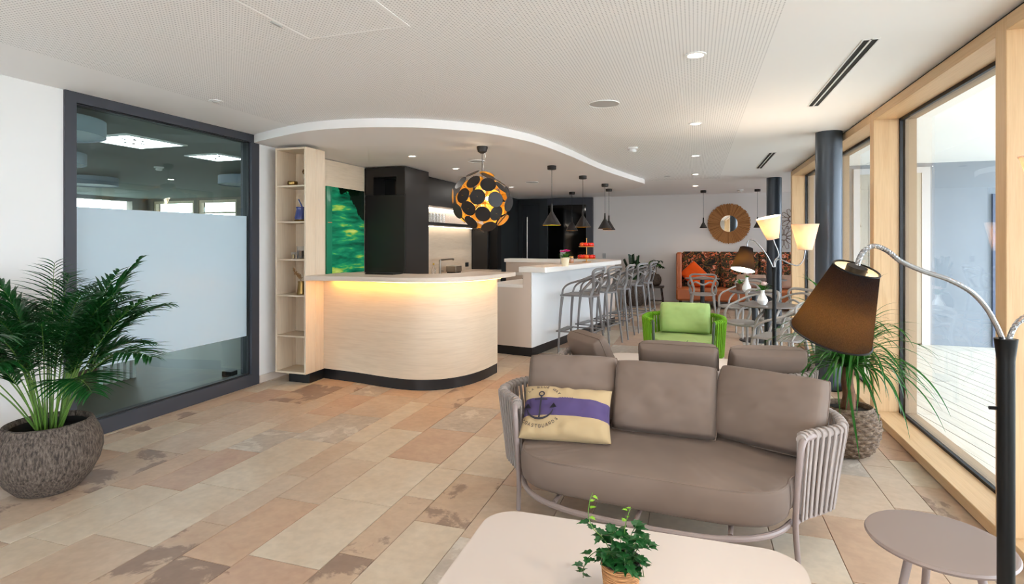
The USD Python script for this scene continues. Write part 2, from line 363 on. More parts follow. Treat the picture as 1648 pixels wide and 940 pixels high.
# floor stone: six tones, each tile shifted by its own random number
def stone(name, a, b, stain, amount, fleck=.1):
    mk(name, {'g': ('geometry', {}), 'o': ('object_info', {}), 'k': ('vector_math', {'math_type': 'scale', 'vector1': (37.0, 91.0, 13.0)}), 's': ('vector_math', {'math_type': 'add'}),
              'n': ('noise_texture', {'scale': 2.6, 'detail': 6.0, 'roughness': .6, 'distortion': .7}), 'r': ('rgb_ramp', {'ramp': [(.3, lin(a)), (.7, lin(b))]}),
              'n2': ('noise_texture', {'scale': 3.4, 'detail': 9.0, 'roughness': .62, 'distortion': .35}), 'r2': ('rgb_ramp', {'ramp': [(1 - amount - .02, (0, 0, 0)), (1 - amount + .02, (1, 1, 1))]}),
              'n4': ('noise_texture', {'scale': 22.0, 'detail': 5.0}), 'r4': ('rgb_ramp', {'ramp': [(.35, (1 - fleck,) * 3), (.65, (1, 1, 1))]}),
              'mx': ('mix', {'color2': lin(stain)}), 'mf': ('mix', {'mix_type': 'multiply', 'fac': 1.0}), 'b': ('bump', {'strength': .25, 'distance': .003}),
              'st': ('math', {'math_type': 'multiply', 'value2': .75}),
              'p': ('principled_bsdf', {'roughness': .5, 'specular_ior_level': .4})},
       [('o.random', 'k.scale'), ('g.position', 's.vector1'), ('k.vector', 's.vector2'), ('s.vector', 'n.vector'), ('s.vector', 'n2.vector'), ('s.vector', 'n4.vector'),
        ('n.fac', 'r.fac'), ('n2.fac', 'r2.fac'), ('n4.fac', 'r4.fac'), ('r2.color', 'st.value1'), ('st.value', 'mx.fac'), ('r.color', 'mx.color1'), ('mx.color', 'mf.color1'), ('r4.color', 'mf.color2'),
        ('mf.color', 'p.base_color'), ('n2.fac', 'b.height'), ('b.normal', 'p.normal')], 'p.BSDF')
stone('stone_sand', '#c9b5a0', '#bba18a', '#8c7265', .30)
stone('stone_cream', '#d2c3af', '#c4af97', '#a08f80', .28)
stone('stone_rose', '#c6a992', '#b6957f', '#8a685a', .34)
stone('stone_grey', '#c0b3a4', '#b1a294', '#d3c9bc', .44, .16)
stone('stone_stained', '#c5ae97', '#b79981', '#7f685d', .45)
stone('stone_ochre', '#caad93', '#ba9a81', '#8f705a', .32)
plain('grout', '#9d8875', .9)
# perforated ceiling board: rows of small round holes on a 19 mm grid
mk('perforated_board', {'g': ('geometry', {}), 'm': ('mapping', {'scale': (1 / .0185,) * 3}), 'f': ('vector_math', {'math_type': 'fraction'}), 'c': ('vector_math', {'math_type': 'subtract', 'vector2': (.5, .5, 0)}),
                        'z': ('vector_math', {'math_type': 'multiply', 'vector2': (1, 1, 0)}), 'l': ('vector_math', {'math_type': 'length'}),
                        'r': ('rgb_ramp', {'ramp': [(.17, lin('#b2b0b2')), (.22, lin('#f4f3f2'))]}), 'p': ('principled_bsdf', {'roughness': .8})},
   [('g.position', 'm.vector'), ('m.vector', 'f.vector1'), ('f.vector', 'c.vector1'), ('c.vector', 'z.vector1'), ('z.vector', 'l.vector1'), ('l.value', 'r.fac'), ('r.color', 'p.base_color')], 'p.BSDF')
# upholstery with a dense dark floral print
mk('floral_fabric', {'g': ('geometry', {}), 'v': ('voronoi_texture', {'scale': 5.0, 'randomness': 1.0}), 'n': ('noise_texture', {'scale': 8.0, 'detail': 3.0, 'distortion': 2.2}), 'n5': ('noise_texture', {'scale': 17.0, 'detail': 2.0, 'distortion': 1.0}),
                     'r': ('rgb_ramp', {'ramp': [(.0, lin('#151213')), (.40, lin('#1d1a1a')), (.44, lin('#6b5a22')), (.48, lin('#23211d')), (.53, lin('#2a2724')), (.56, lin('#c4602f')), (.62, lin('#e09a80')), (.66, lin('#2a1d1b')), (.74, lin('#e6cdb8'))], 'interpolate': False}),
                     'r2': ('rgb_ramp', {'ramp': [(.20, (1, 1, 1)), (.26, (0, 0, 0))]}), 'r5': ('rgb_ramp', {'ramp': [(.42, lin('#7a3d22')), (.5, lin('#c9653a')), (.6, lin('#e2b09a'))]}), 'mx': ('mix', {}),
                     'p': ('principled_bsdf', {'roughness': .85})},
   [('g.position', 'n.vector'), ('g.position', 'n5.vector'), ('g.position', 'v.vector'), ('n.fac', 'r.fac'), ('v.distance', 'r2.fac'), ('n5.fac', 'r5.fac'), ('r2.color', 'mx.fac'), ('r5.color', 'mx.color2'), ('r.color', 'mx.color1'), ('mx.color', 'p.base_color')], 'p.BSDF')
# backlit print of a lawn in dappled light
mk('lawn_print', {'g': ('geometry', {}), 'm': ('mapping', {'scale': (3, 2.6, 15)}), 'n': ('noise_texture', {'scale': 1.0, 'detail': 3.0, 'distortion': .3}),
                  'r': ('rgb_ramp', {'ramp': [(.25, lin('#043a26')), (.45, lin('#0b6a4a')), (.56, lin('#15805a')), (.63, lin('#2f9a58')), (.69, lin('#8fb347')), (.78, lin('#c4cf6a'))]}),
                  'n2': ('noise_texture', {'scale': 6.0, 'detail': 6.0}), 'sp': ('separate_xyz', {}), 'mr': ('map_range', {'from_min': 1.55, 'from_max': 2.1, 'to_min': -.45, 'to_max': .22}), 'my': ('map_range', {'from_min': 5.85, 'from_max': 6.5, 'to_min': -.32, 'to_max': .30}), 'ad2': ('math', {'math_type': 'add'}),
                  'ad': ('math', {'math_type': 'add'}), 'r2': ('rgb_ramp', {'ramp': [(.52, (0, 0, 0)), (.56, (1, 1, 1))]}),
                  'mx': ('mix', {'color2': lin('#061409')}), 'p': ('principled_bsdf', {'roughness': .12, 'emission_strength': .16})},
   [('g.position', 'm.vector'), ('m.vector', 'n.vector'), ('n.fac', 'r.fac'), ('g.position', 'n2.vector'), ('g.position', 'sp.vector'), ('sp.z', 'mr.value'), ('sp.y', 'my.value'), ('n2.fac', 'ad.value1'), ('mr.result', 'ad.value2'), ('ad.value', 'ad2.value1'), ('my.result', 'ad2.value2'), ('ad2.value', 'r2.fac'),
    ('r2.color', 'mx.fac'), ('r.color', 'mx.color1'), ('mx.color', 'p.base_color'), ('mx.color', 'p.emission_color')], 'p.BSDF')
plain('print_teal', '#1c7f5c', .12)

# ================================================================== THE SETTING
ZC, ZS = 2.52, 2.44          # main ceiling, dropped ceiling over the bar
XL, XW, YB = -4.24, 1.374, 13.5
def wall_xz(y0, y1, x0, x1, z0, z1, holes=()):      # wall in the xz plane, thick along y
    p = sbox(x0, z0, x1, z1)
    for h_ in holes: p = p.difference(sbox(*h_))
    m = cat([trimesh.creation.extrude_polygon(g, y1 - y0, engine='earcut') for g in getattr(p, 'geoms', [p])])
    v = m.vertices; return trimesh.Trimesh(np.stack([v[:, 0], y1 - v[:, 2], v[:, 1]], 1), m.faces, process=False)
def wall_yz(x0, x1, y0, y1, z0, z1, holes=()):
    p = sbox(y0, z0, y1, z1)
    for h_ in holes: p = p.difference(sbox(*h_))
    m = cat([trimesh.creation.extrude_polygon(g, x1 - x0, engine='earcut') for g in getattr(p, 'geoms', [p])])
    v = m.vertices; return trimesh.Trimesh(np.stack([x0 + v[:, 2], v[:, 0], v[:, 1]], 1), m.faces, process=False)

# ---- floor: stone tiles in rows of three widths
fl = sroot('floor', 'beige and brown natural stone tile floor laid in rows of three widths')
struct('screed', [bx(XL, 1.56, -4.0, YB, -.12, -.004), bx(1.56, 5.2, 9.62, YB, -.12, -.004)], 'grout', fl)
def tile_mesh(x0, x1, y0, y1, dz):
    g, c = .0016, .0022
    A = [(x0 + g, y0 + g), (x1 - g, y0 + g), (x1 - g, y1 - g), (x0 + g, y1 - g)]
    B = [(x0 + g + c, y0 + g + c), (x1 - g - c, y0 + g + c), (x1 - g - c, y1 - g - c), (x0 + g + c, y1 - g - c)]
    V = [(a, b, -.004) for a, b in A] + [(a, b, -.0012 + dz) for a, b in A] + [(a, b, dz) for a, b in B]; F = []
    for k in range(4):
        j = (k + 1) % 4
        F += [(k, j, 4 + j), (k, 4 + j, 4 + k), (4 + k, 4 + j, 8 + j), (4 + k, 8 + j, 8 + k)]
    F += [(8, 9, 10), (8, 10, 11)]
    return trimesh.Trimesh(np.array(V, float), np.array(F), process=False)
rng = random.Random(11)
rows = []
x = -1.968 - 3 * .868
while x < 5.2:
    for w_ in (.39, .19, .288):
        rows.append((x, x + w_)); x += w_
tones = ['stone_sand', 'stone_cream', 'stone_rose', 'stone_grey', 'stone_stained', 'stone_ochre']
rest, shown, n_t = {t: [] for t in tones}, [], 0
for ri, (xa, xb) in enumerate(rows):
    xa, xb = max(xa, XL), min(xb, 5.2)
    if xb - xa < .03: continue
    ph = {-1.968: .33, -2.43: .30}.get(round(xa, 2), rng.random() * .62)
    y = -4.0 + ph - .62
    if abs(xa + 1.968) < .02: y = -4.0 + .325 - .62
    while y < YB:
        L = .62 if rng.random() < .8 else rng.choice([.42, .81])
        ya, yb = max(y, -4.0), min(y + L, YB)
        if yb - ya > .02:
            if xa > 1.5 and ya < 9.62:
                y += L; continue
            if ya < 9.62: xb_ = min(xb, 1.56)
            else: xb_ = xb
            t = rng.choices(tones, [3, 3, 2, 2, 2.2, 2])[0]
            hidden = yb < 1.0 or xa > 2.4 or (xb < -2.1 and ya > 5.2) or (xb < -1.5 and ya > 7.3) or (xb < -1.1 and ya > 10.6) or (xa > -.6 and xb < .3 and ya > 2.5 and yb < 3.4) or (xa > 1.3 and yb < 9.4)
            m = tile_mesh(xa, xb_, ya, yb, (rng.random() - .5) * .0008)
            if hidden: rest[t].append(m)
            else: shown.append((math.hypot(xa, ya), t, m))
        y += L
shown.sort(key=lambda s: s[0])
for k, (d_, t, m) in enumerate(shown):
    if k < 300: struct('tile', m, t, fl)
    else: rest[t].append(m)
for t in tones:
    if rest[t]:
        o = struct('far_tiles', rest[t], t, fl); o.SetCustomDataByKey('kind', 'stuff')

# ---- ceiling
ce = sroot('ceiling', 'white plaster ceiling with a perforated acoustic field and a curved dropped part over the bar')
struct('plasterboard', [bx(-4.6, 1.76, -4.2, YB + .2, ZC, ZC + .1), bx(1.76, 5.4, 9.5, YB + .2, ZC, ZC + .1)], 'ceiling_paint', ce)
struct('acoustic_board', bx(-3.55, .385, -4.0, 10.2, ZC - .003, ZC + .01), 'perforated_board', ce)
edge = smooth_path([(-4.3, 4.62), (-4.075, 4.50), (-3.433, 4.265), (-3.071, 4.216), (-2.717, 4.255), (-2.462, 4.335), (-2.178, 4.48), (-1.842, 4.80), (-1.635, 5.199), (-1.508, 5.62), (-1.383, 6.45),
                    (-1.215, 7.91), (-.93, 9.45), (-.845, 9.86), (-.885, 10.25), (-1.157, 10.93), (-1.774, 11.38), (-2.837, 11.75), (-3.9, 11.95), (-4.3, 12.0)], 6)
soffit = Polygon(edge)
struct('dropped_ceiling', prism(soffit, ZS, ZC), 'soffit_paint', ce, smooth=25)
struct('roof_deck', [bx(-13.4, 1.9, -4.4, 14.0, 2.85, 3.0), bx(1.9, 5.6, 9.5, 14.0, 2.85, 3.0)], 'plaster_grey', ce)

# ---- walls
wl = struct('wall_left', wall_yz(XL - .16, XL, -4.2, YB + .2, -.1, 2.86, [(2.79, 0.0, 4.645, ZC + .02)]), 'white_paint', label='white plaster wall on the left with the large interior window')
struct('wall_back', wall_xz(YB, YB + .2, -4.4, 5.4, -.1, 2.86), 'back_wall_paint', label='pale wall at the far end behind the upholstered bench')
struct('wall_rear', wall_xz(-4.2, -4.0, -4.4, 1.9, -.1, 2.86, [(-3.7, .25, -.1, 2.35)]), 'white_paint', label='white wall behind the viewer with a wide window')
struct('wall_right', wall_yz(5.2, 5.4, 9.5, YB + .2, -.1, 2.86, [(9.9, .1, 13.1, 2.4)]), 'back_wall_paint', label='pale wall closing the far niche on the right')
we = sroot('wall_exterior', 'grey blue rendered outer wall of the niche beyond the terrace')
struct('render', wall_xz(9.42, 9.62, 1.42, 9.0, -.3, 2.9), 'ext_wall', we)
struct('gable', bx(1.62, 1.9, -4.4, 9.42, 2.505, 2.9), 'eave_white', we)
struct('return_wall', bx(1.62, 1.9, -4.4, -3.0, -.1, 2.52), 'white_paint', we)
wb = sroot('baseboard_left', 'beige stone baseboard along the left wall')
struct('board', bx(XL, XL + .012, 4.66, 5.4, 0, .075), 'beige_laminate', wb)
bb = sroot('baseboard_back', 'beige stone baseboard along the far wall')
struct('board', bx(-2.3, 5.2, YB - .014, YB, 0, .075), 'beige_laminate', bb)

# ---- window in the left wall, dark frame, frosted band
w1 = sroot('window_1', 'large dark framed interior window with a frosted band on the left wall')
fy0, fy1, fx = 2.79, 4.645, XL + .018
struct('jamb', bx(fx - .14, fx, fy0, fy0 + .078, 0, ZC), 'anthracite', w1)
struct('jamb', bx(fx - .14, fx, fy1 - .10, fy1, 0, ZC), 'anthracite', w1)
struct('head', bx(fx - .14, fx, fy0 + .078, fy1 - .10, ZC - .075, ZC), 'anthracite', w1)
struct('threshold', bx(fx - .14, fx, fy0 + .078, fy1 - .10, 0, .115), 'anthracite', w1)
struct('glazing_bead', [bx(fx - .10, fx - .03, fy0 + .078, fy0 + .09, .115, ZC - .075), bx(fx - .10, fx - .03, fy1 - .112, fy1 - .10, .115, ZC - .075),
                        bx(fx - .10, fx - .03, fy0 + .09, fy1 - .112, .115, .127), bx(fx - .10, fx - .03, fy0 + .09, fy1 - .112, ZC - .087, ZC - .075)], 'black_gasket', w1)
struct('pane', bx(fx - .066, fx - .058, fy0 + .09, fy1 - .112, .127, ZC - .087), 'tinted_glass', w1)
struct('frosted_film', bx(fx - .0572, fx - .0566, fy0 + .09, fy1 - .112, .50, 1.70), 'frosted_film', w1, label='frosted pale blue privacy film across the middle of the pane')

# ---- timber window wall on the right: seven posts, six bays
posts = [-2.95, -.90, 1.15, 3.20, 5.25, 7.30, 9.32]
PD = .10
lab = {2: 'timber framed terrace window bay farthest behind the viewer', 3: 'timber framed terrace window bay beside the viewer', 4: 'timber framed terrace window bay cut by the right frame edge',
       5: 'tall timber framed window bay beside the drooping potted plant', 6: 'timber framed window bay between the nearer dark round column and the wide timber post', 7: 'farthest timber framed window bay behind the nearer dark round column'}
for n in range(6):
    ya, yb = posts[n], posts[n + 1]; w = sroot('window_%d' % (n + 2), lab[n + 2])
    struct('post', bx(XW, XW + .18, ya, ya + PD, .0, 2.50, .003), 'larch_post', w, smooth=20)
    if n == 5: struct('post', bx(XW, XW + .18, yb, yb + PD, .0, 2.50, .003), 'larch_post', w, smooth=20)
    struct('header', bx(XW, XW + .18, ya + PD, yb, 2.432, 2.50, .003), 'larch_rail', w, smooth=20)
    struct('sill', bx(XW, XW + .18, ya + PD, yb, .012, .075, .003), 'larch_rail', w, smooth=20)
    x0, x1 = XW + .18, XW + .20
    struct('gasket', [bx(x0, x1, ya + PD, ya + PD + .017, .03, 2.47), bx(x0, x1, yb - .017, yb, .03, 2.47), bx(x0, x1, ya + PD + .017, yb - .017, .03, .092), bx(x0, x1, ya + PD + .017, yb - .017, 2.41, 2.47)], 'black_gasket', w)
    struct('outer_frame', [bx(x1 + .012, x1 + .09, ya + .0, ya + PD + .03, -.02, 2.51), bx(x1 + .012, x1 + .09, yb - .03, yb + .1 * (n == 5), -.02, 2.51), bx(x1 + .012, x1 + .09, ya + PD + .03, yb - .03, -.02, .085), bx(x1 + .012, x1 + .09, ya + PD + .03, yb - .03, 2.42, 2.51)], 'outer_timber', w)
    struct('pane', bx(x1 + .002, x1 + .010, ya + PD, yb, .06, 2.45), 'window_glass', w)
sg = sroot('trim_1', 'black shadow gap between the timber header and the ceiling')
struct('gap_board', bx(XW + .02, XW + .20, posts[0], posts[-1] + PD, 2.50, ZC), 'black_gasket', sg)
sk = sroot('trim_2', 'black shadow gap under the timber sill')
struct('gap_board', bx(XW + .03, XW + .20, posts[0], posts[-1] + PD, -.01, .013), 'black_gasket', sk)
w8 = sroot('window_8', 'wide window in the wall behind the viewer')
struct('frame', [bx(-3.7, -.1, -4.14, -4.06, .25, .31), bx(-3.7, -.1, -4.14, -4.06, 2.29, 2.35), bx(-3.7, -3.64, -4.14, -4.06, .31, 2.29), bx(-.16, -.1, -4.14, -4.06, .31, 2.29), bx(-1.93, -1.87, -4.14, -4.06, .31, 2.29)], 'larch_post', w8)
struct('pane', bx(-3.64, -.16, -4.105, -4.097, .31, 2.29), 'window_glass', w8)

w13 = sroot('window_13', 'wide window at the end of the far niche')
struct('frame', [bx(5.26, 5.34, 9.9, 13.1, .1, .16), bx(5.26, 5.34, 9.9, 13.1, 2.34, 2.4), bx(5.26, 5.34, 9.9, 9.96, .16, 2.34), bx(5.26, 5.34, 13.04, 13.1, .16, 2.34), bx(5.26, 5.34, 11.47, 11.53, .16, 2.34)], 'larch_post', w13)
struct('pane', bx(5.296, 5.304, 9.96, 13.04, .16, 2.34), 'window_glass', w13)

# ---- dark glazed partition with doors at the far left
pw = sroot('wall_partition', 'anthracite glazed partition behind the bar')
struct('side_panel', bx(XL, XL + .03, 10.65, YB, 0, 2.5), 'anthracite_wall', pw)
struct('frame_post', bx(-4.21, -4.10, YB - .10, YB, 0, 2.5), 'anthracite_wall', pw)
struct('frame_post', bx(-3.66, -3.46, YB - .10, YB, 0, 2.5), 'anthracite_wall', pw)
struct('frame_post', bx(-2.50, -2.34, YB - .12, YB, 0, 2.5), 'anthracite', pw)
struct('frame_head', bx(-4.10, -3.66, YB - .10, YB, 2.36, 2.5), 'anthracite_wall', pw)
struct('frame_head', bx(-3.46, -2.50, YB - .12, YB, 2.33, 2.5), 'anthracite', pw)
d1 = sroot('door_1', 'dark glass door with a long vertical steel pull at the far left'); 
struct('leaf', bx(-4.10, -3.66, YB - .06, YB - .01, 0, 2.36), 'anthracite_dark', d1)
struct('pull_handle', [cyl((-3.98, YB - .11, .9), (-3.98, YB - .11, 2.05), .022, 12), cyl((-3.98, YB - .11, 1.1), (-3.98, YB - .05, 1.1), .012), cyl((-3.98, YB - .11, 1.95), (-3.98, YB - .05, 1.95), .012)], 'brushed_metal', d1, smooth=40)
w9 = sroot('window_9', 'black glass panel beside the far door')
plain('black_glass', '#0c0d0d', .06, spec=.5)
struct('pane', bx(-3.46, -2.50, YB - .05, YB - .02, 0, 2.33), 'black_glass', w9)

# ---- terrace outside: deck, roof overhang, doors in the outer wall
dk = sroot('terrace_deck', 'pale weathered plank deck outside the windows', 'deck')
dang = 7.2
struct('joist_bed', bx(1.68, 9.0, -6.0, 9.42, -.16, -.045), 'soil', dk)
pl_n = 0; keep = []
for i in range(-8, 60):
    off = 1.3 + i * .118
    # plank along a direction 7 degrees off the window wall
    a = math.radians(dang); dx, dy = -math.sin(a), math.cos(a); nx_, ny_ = math.cos(a), math.sin(a)
    c0 = np.array([off + 1.1, 0]); P_ = [c0 + np.array([dx, dy]) * s + np.array([nx_, ny_]) * t for s, t in ((-9, .003), (13, .003), (13, .113), (-9, .113))]
    poly = Polygon(P_).intersection(sbox(1.70, -5.9, 8.0, 9.41))
    if poly.is_empty or poly.area < .02: continue
    struct('plank', prism(poly, -.045, -.018 + .001 * ((i * 7) % 3 - 1)), 'deck_plank', dk)
ev = sroot('roof_overhang', 'white underside of the roof overhang above the terrace', 'roof overhang')
struct('underside', bx(1.9, 4.55, -6.0, 9.42, 2.56, 2.78), 'eave_white', ev)
ds = sroot('door_2', 'pale timber terrace door in the outer wall')
struct('frame', [bx(2.20, 2.28, 9.37, 9.42, -.02, 2.5), bx(3.05, 3.15, 9.37, 9.42, -.02, 2.5), bx(2.28, 3.05, 9.37, 9.42, 2.42, 2.5)], 'plaster_grey', ds)
struct('leaf', [bx(2.28, 3.05, 9.385, 9.42, 0, 2.42), bx(2.40, 2.93, 9.375, 9.386, .3, 2.25)], 'ext_door', ds)
struct('lever', [cyl((2.86, 9.36, 1.05), (2.74, 9.36, 1.05), .012), bx(2.84, 2.88, 9.366, 9.376, .93, 1.2)], 'chrome', ds)
d3 = sroot('door_3', 'slate blue door in the grey outer wall')
struct('leaf', bx(3.88, 4.85, 9.385, 9.42, 0, 2.1), 'ext_blue', d3)
struct('lever', cyl((3.95, 9.36, 1.05), (4.07, 9.36, 1.05), .012), 'chrome', d3)
gr = struct('ground_outside', bx(-30, 40, -30, 40, -.35, -.17), 'paving', label='pale paved ground around the building'); gr.SetCustomDataByKey('category', 'ground')

# ---- the room seen through the left window
ro = sroot('wall_next_room', 'timber and white walls of the room behind the interior window')
struct('partition', wall_yz(-13.3, -13.1, -2.2, 10.8, -.1, 2.86, [(-1, .8, .8, 2.40), (1.5, .8, 3.4, 2.40), (4.0, .8, 5.4, 2.40), (5.7, .8, 6.6, 2.40), (7.0, .9, 8.3, 2.28), (8.7, .8, 10.2, 2.42)]), 'room_wall', ro)
struct('partition', wall_xz(10.6, 10.8, -13.1, -4.4, -.1, 2.86, [(-12.9, .8, -11.6, 2.44), (-11.45, .8, -10.3, 2.44), (-9.6, .8, -8.9, 2.25), (-8.2, .5, -5.5, 2.44)]), 'room_wall', ro)
struct('partition', wall_xz(-2.2, -2.0, -13.1, -4.4, -.1, 2.86, [(-11.5, .7, -6.0, 2.3)]), 'room_wall', ro)
fr2 = struct('floor_next_room', bx(-13.1, XL - .16, -2.0, 10.6, -.1, .0), 'room_floor', label='dark polished floor of the room behind the interior window')
struct('ceiling_next_room', bx(-13.1, XL - .16, -2.0, 10.6, 2.50, 2.6), 'room_ceiling', label='grey ceiling of the room behind the interior window')
for n, (x0, x1, z1) in enumerate([(-12.9, -11.6, 2.44), (-11.45, -10.3, 2.44), (-8.2, -5.5, 2.44)]):
    w = sroot('window_%d' % (10 + n), ['far room window nearest the corner', 'far room window beside the corner window', 'wide far room window on the right'][n])
    struct('frame', [bx(x0, x0 + .06, 10.62, 10.7, .8, z1), bx(x1 - .06, x1, 10.62, 10.7, .8, z1), bx(x0 + .06, x1 - .06, 10.62, 10.7, z1 - .06, z1), bx(x0 + .06, x1 - .06, 10.62, 10.7, z1 - .32, z1 - .29)], 'birch_upright', w)
    struct('pane', bx(x0 + .06, x1 - .06, 10.655, 10.66, .8, z1 - .06), 'window_glass', w)

# ================================================================== CEILING FITTINGS
def disk_light(parent, loc, r, inten, color, name='lamp_light', cone=None):
    l = UsdLux.DiskLight.Define(stage, str(parent.GetPath()) + '/' + name)
    l.AddTranslateOp().Set(tuple(float(v) for v in loc)); l.CreateRadiusAttr(float(r)); l.CreateIntensityAttr(float(inten)); l.CreateColorAttr(Gf.Vec3f(*color))
    l.CreateNormalizeAttr(False)
    if cone: UsdLux.ShapingAPI.Apply(l.GetPrim()).CreateShapingConeAngleAttr(cone)
    return l
def ball_light(parent, loc, r, inten, color, name='bulb_light'):
    l = UsdLux.SphereLight.Define(stage, str(parent.GetPath()) + '/' + name)
    l.AddTranslateOp().Set(tuple(float(v) for v in loc)); l.CreateRadiusAttr(float(r)); l.CreateIntensityAttr(float(inten)); l.CreateColorAttr(Gf.Vec3f(*color))
    return l
WARM = (1.0, .945, .88); WARMER = (1.0, .74, .45)
def downlight(label, x_, y_, z_, power, group, r=.042):
    t = thing('downlight', label, 'ceiling light', (x_, y_, z_), group=group)
    obj('trim_ring', lathe([(r + .018, 0), (r + .016, -.006), (r + .004, -.007), (r, -.002), (r, .0)], 28), 'detector_white', t)
    obj('lens', lathe([(0, -.0025), (r, -.0025), (r, -.001), (0, -.001)], 24), 'lens_warm', t, smooth=False)
    disk_light(t, (0, 0, -.0085), r, power * LAMP, WARM)
    return t
ords = ['nearest', 'second nearest', 'third', 'fourth', 'farthest']
for k, y_ in enumerate([3.383, 5.357, 7.37, 9.413, 11.418]):
    downlight('small round recessed downlight in the white ceiling, %s of the straight row' % ords[k], 0.0, y_, ZC - .003, 420, 'downlights in the row along the perforated ceiling')
for k, y_ in enumerate([1.4, -.6, -2.6]):
    downlight('recessed downlight of the row continuing behind the viewer', 0.0, y_, ZC - .003, 420, 'downlights behind the viewer')
for k, (x_, y_) in enumerate([(-3.13, 5.848), (-3.10, 7.03), (-3.20, 9.76)]):
    downlight('recessed downlight in the dropped bar ceiling, %s' % ['nearest the tall bookcase', 'left behind the disc chandelier', 'farthest back near the dark partition'][k], x_, y_, ZS, 430, 'downlights in the dropped bar ceiling', .036)
def round_speaker(label, x_, y_, z_, r):
    t = thing('ceiling_speaker', label, 'speaker', (x_, y_, z_))
    obj('grille', lathe([(0, -.005), (r * .93, -.005), (r * .96, -.003)], 40), 'speaker_grey', t)
    obj('bezel', lathe([(r * .96, -.003), (r * .985, -.008), (r, -.006), (r, 0)], 40), 'detector_white', t)
round_speaker('round grey loudspeaker grille flush in the perforated ceiling', -.674, 4.364, ZC - .003, .118)
round_speaker('round grey loudspeaker grille in the bar ceiling behind the chandelier canopy', -2.566, 6.457, ZS, .105)
round_speaker('small round grey loudspeaker grille in the bar ceiling beside the first cone pendant', -2.603, 9.05, ZS, .11)
def detector(label, x_, y_, z_):
    t = thing('smoke_detector', label, 'smoke detector', (x_, y_, z_))
    obj('base', lathe([(0.062, 0), (.064, -.012), (.05, -.022), (0, -.022)], 24), 'detector_white', t)
    obj('sensor_head', lathe([(.036, -.022), (.036, -.030), (.044, -.034), (.044, -.044), (.03, -.055), (0, -.057)], 24), 'detector_white', t)
detector('white round smoke detector on the ceiling beside the curved dropped ceiling', -.682, 6.514, ZC - .003)
detector('white round smoke detector on the far ceiling above the bench', .886, 12.6, ZC)
t = thing('presence_sensor', 'small white round sensor on the ceiling in front of the interior window', 'sensor', (-3.47, 3.37, ZC - .003))
obj('ring', lathe([(.05, 0), (.05, -.004), (.03, -.006), (.03, -.002)], 24), 'detector_white', t); obj('lens', lathe([(.028, -.002), (.02, -.012), (0, -.016)], 20), 'plaster_grey', t)
def slot_diffuser(label, x_, y0, y1, w):
    t = thing('slot_diffuser', label, 'air vent', (x_, y0, ZC)); L = y1 - y0
    obj('frame', [bx(-w / 2, -w / 2 + .008, 0, L, -.004, .004), bx(w / 2 - .008, w / 2, 0, L, -.004, .004), bx(-.005, .005, 0, L, -.004, .004), bx(-w / 2 + .008, w / 2 - .008, 0, .006, -.004, .004), bx(-w / 2 + .008, w / 2 - .008, L - .006, L, -.004, .004)], 'detector_white', t, smooth=False)
    obj('slot', bx(-w / 2 + .008, -.005, .006, L - .006, -.001, .003), 'slot_black', t, smooth=False); obj('slot', bx(.005, w / 2 - .008, .006, L - .006, -.001, .003), 'slot_black', t, smooth=False)
slot_diffuser('long black twin slot air diffuser in the ceiling, the nearer one', .885, 3.415, 4.975, .085)
slot_diffuser('black twin slot air diffuser in the ceiling, the farther one near the round columns', .885, 7.407, 8.976, .085)
t = thing('access_panel', 'square inspection hatch in the perforated ceiling at the top of the picture', 'hatch', (-1.74, 2.05, ZC - .003))
obj('panel', bx(-.19, .38, -.22, .43, -.002, 0), 'perforated_board', t, smooth=False)
obj('rim', [bx(-.205, -.19, -.235, .445, -.003, 0), bx(.38, .395, -.235, .445, -.003, 0), bx(-.19, .38, -.235, -.22, -.003, 0), bx(-.19, .38, .43, .445, -.003, 0)], 'ceiling_paint', t, smooth=False)
obj('latch', bx(-.225, -.21, .18, .25, -.006, 0), 'vent_grey', t, smooth=False)
t = thing('ceiling_vent', 'tiny round cover in the ceiling to the right of the cone pendants', 'vent', (-.44, 9.55, ZC - .003)); obj('cap', lathe([(.05, 0), (.045, -.006), (0, -.008)], 20), 'vent_grey', t)

# ---- round steel columns
for k, (x_, y_) in enumerate([(1.245, 6.22), (1.262, 10.40)]):
    t = thing('round_column', ['nearer dark grey round steel column beside the drooping plant', 'farther dark grey round steel column behind the three-armed lamp'][k], 'column', (x_, y_, 0))
    obj('shaft', lathe([(.118, 0), (.118, ZC)], 48), 'steel_column', t); obj('collar', lathe([(.118, .0), (.124, .0), (.124, .012), (.118, .014)], 40), 'black_gasket', t)

# ================================================================== RECEPTION COUNTER
fc = smooth_path([(-3.76, 5.04), (-3.31, 4.985), (-2.95, 4.915), (-2.70, 4.888), (-2.50, 4.92), (-2.32, 5.03), (-2.18, 5.24), (-2.105, 5.52), (-2.078, 5.85)], 6)
t = thing('reception_counter', 'curved reception counter clad in pale wood with a black plinth and glowing edge', 'counter', (-2.9, 5.0, 0)); o_ = np.array([-2.9, 5.0])
def band(path, d0, d1, z0, z1):
    P = np.asarray(path); T = np.gradient(P, axis=0); T /= np.linalg.norm(T, axis=1, keepdims=True); N = np.stack([T[:, 1], -T[:, 0]], 1)
    return prism(Polygon(np.vstack([P + N * d0, (P + N * d1)[::-1]])).buffer(0), z0, z1)
L_ = lambda m: move(m, (-o_[0], -o_[1], 0))
obj('front_panel', L_(band(fc, 0, -.03, .105, 1.055)), 'birch_panel', t)
obj('plinth', L_(band(fc, -.004, -.03, 0, .105)), 'black_plinth', t)
obj('carcass', L_(band(fc[10:], -.031, -.05, 0, 1.05)), 'beige_laminate', t)
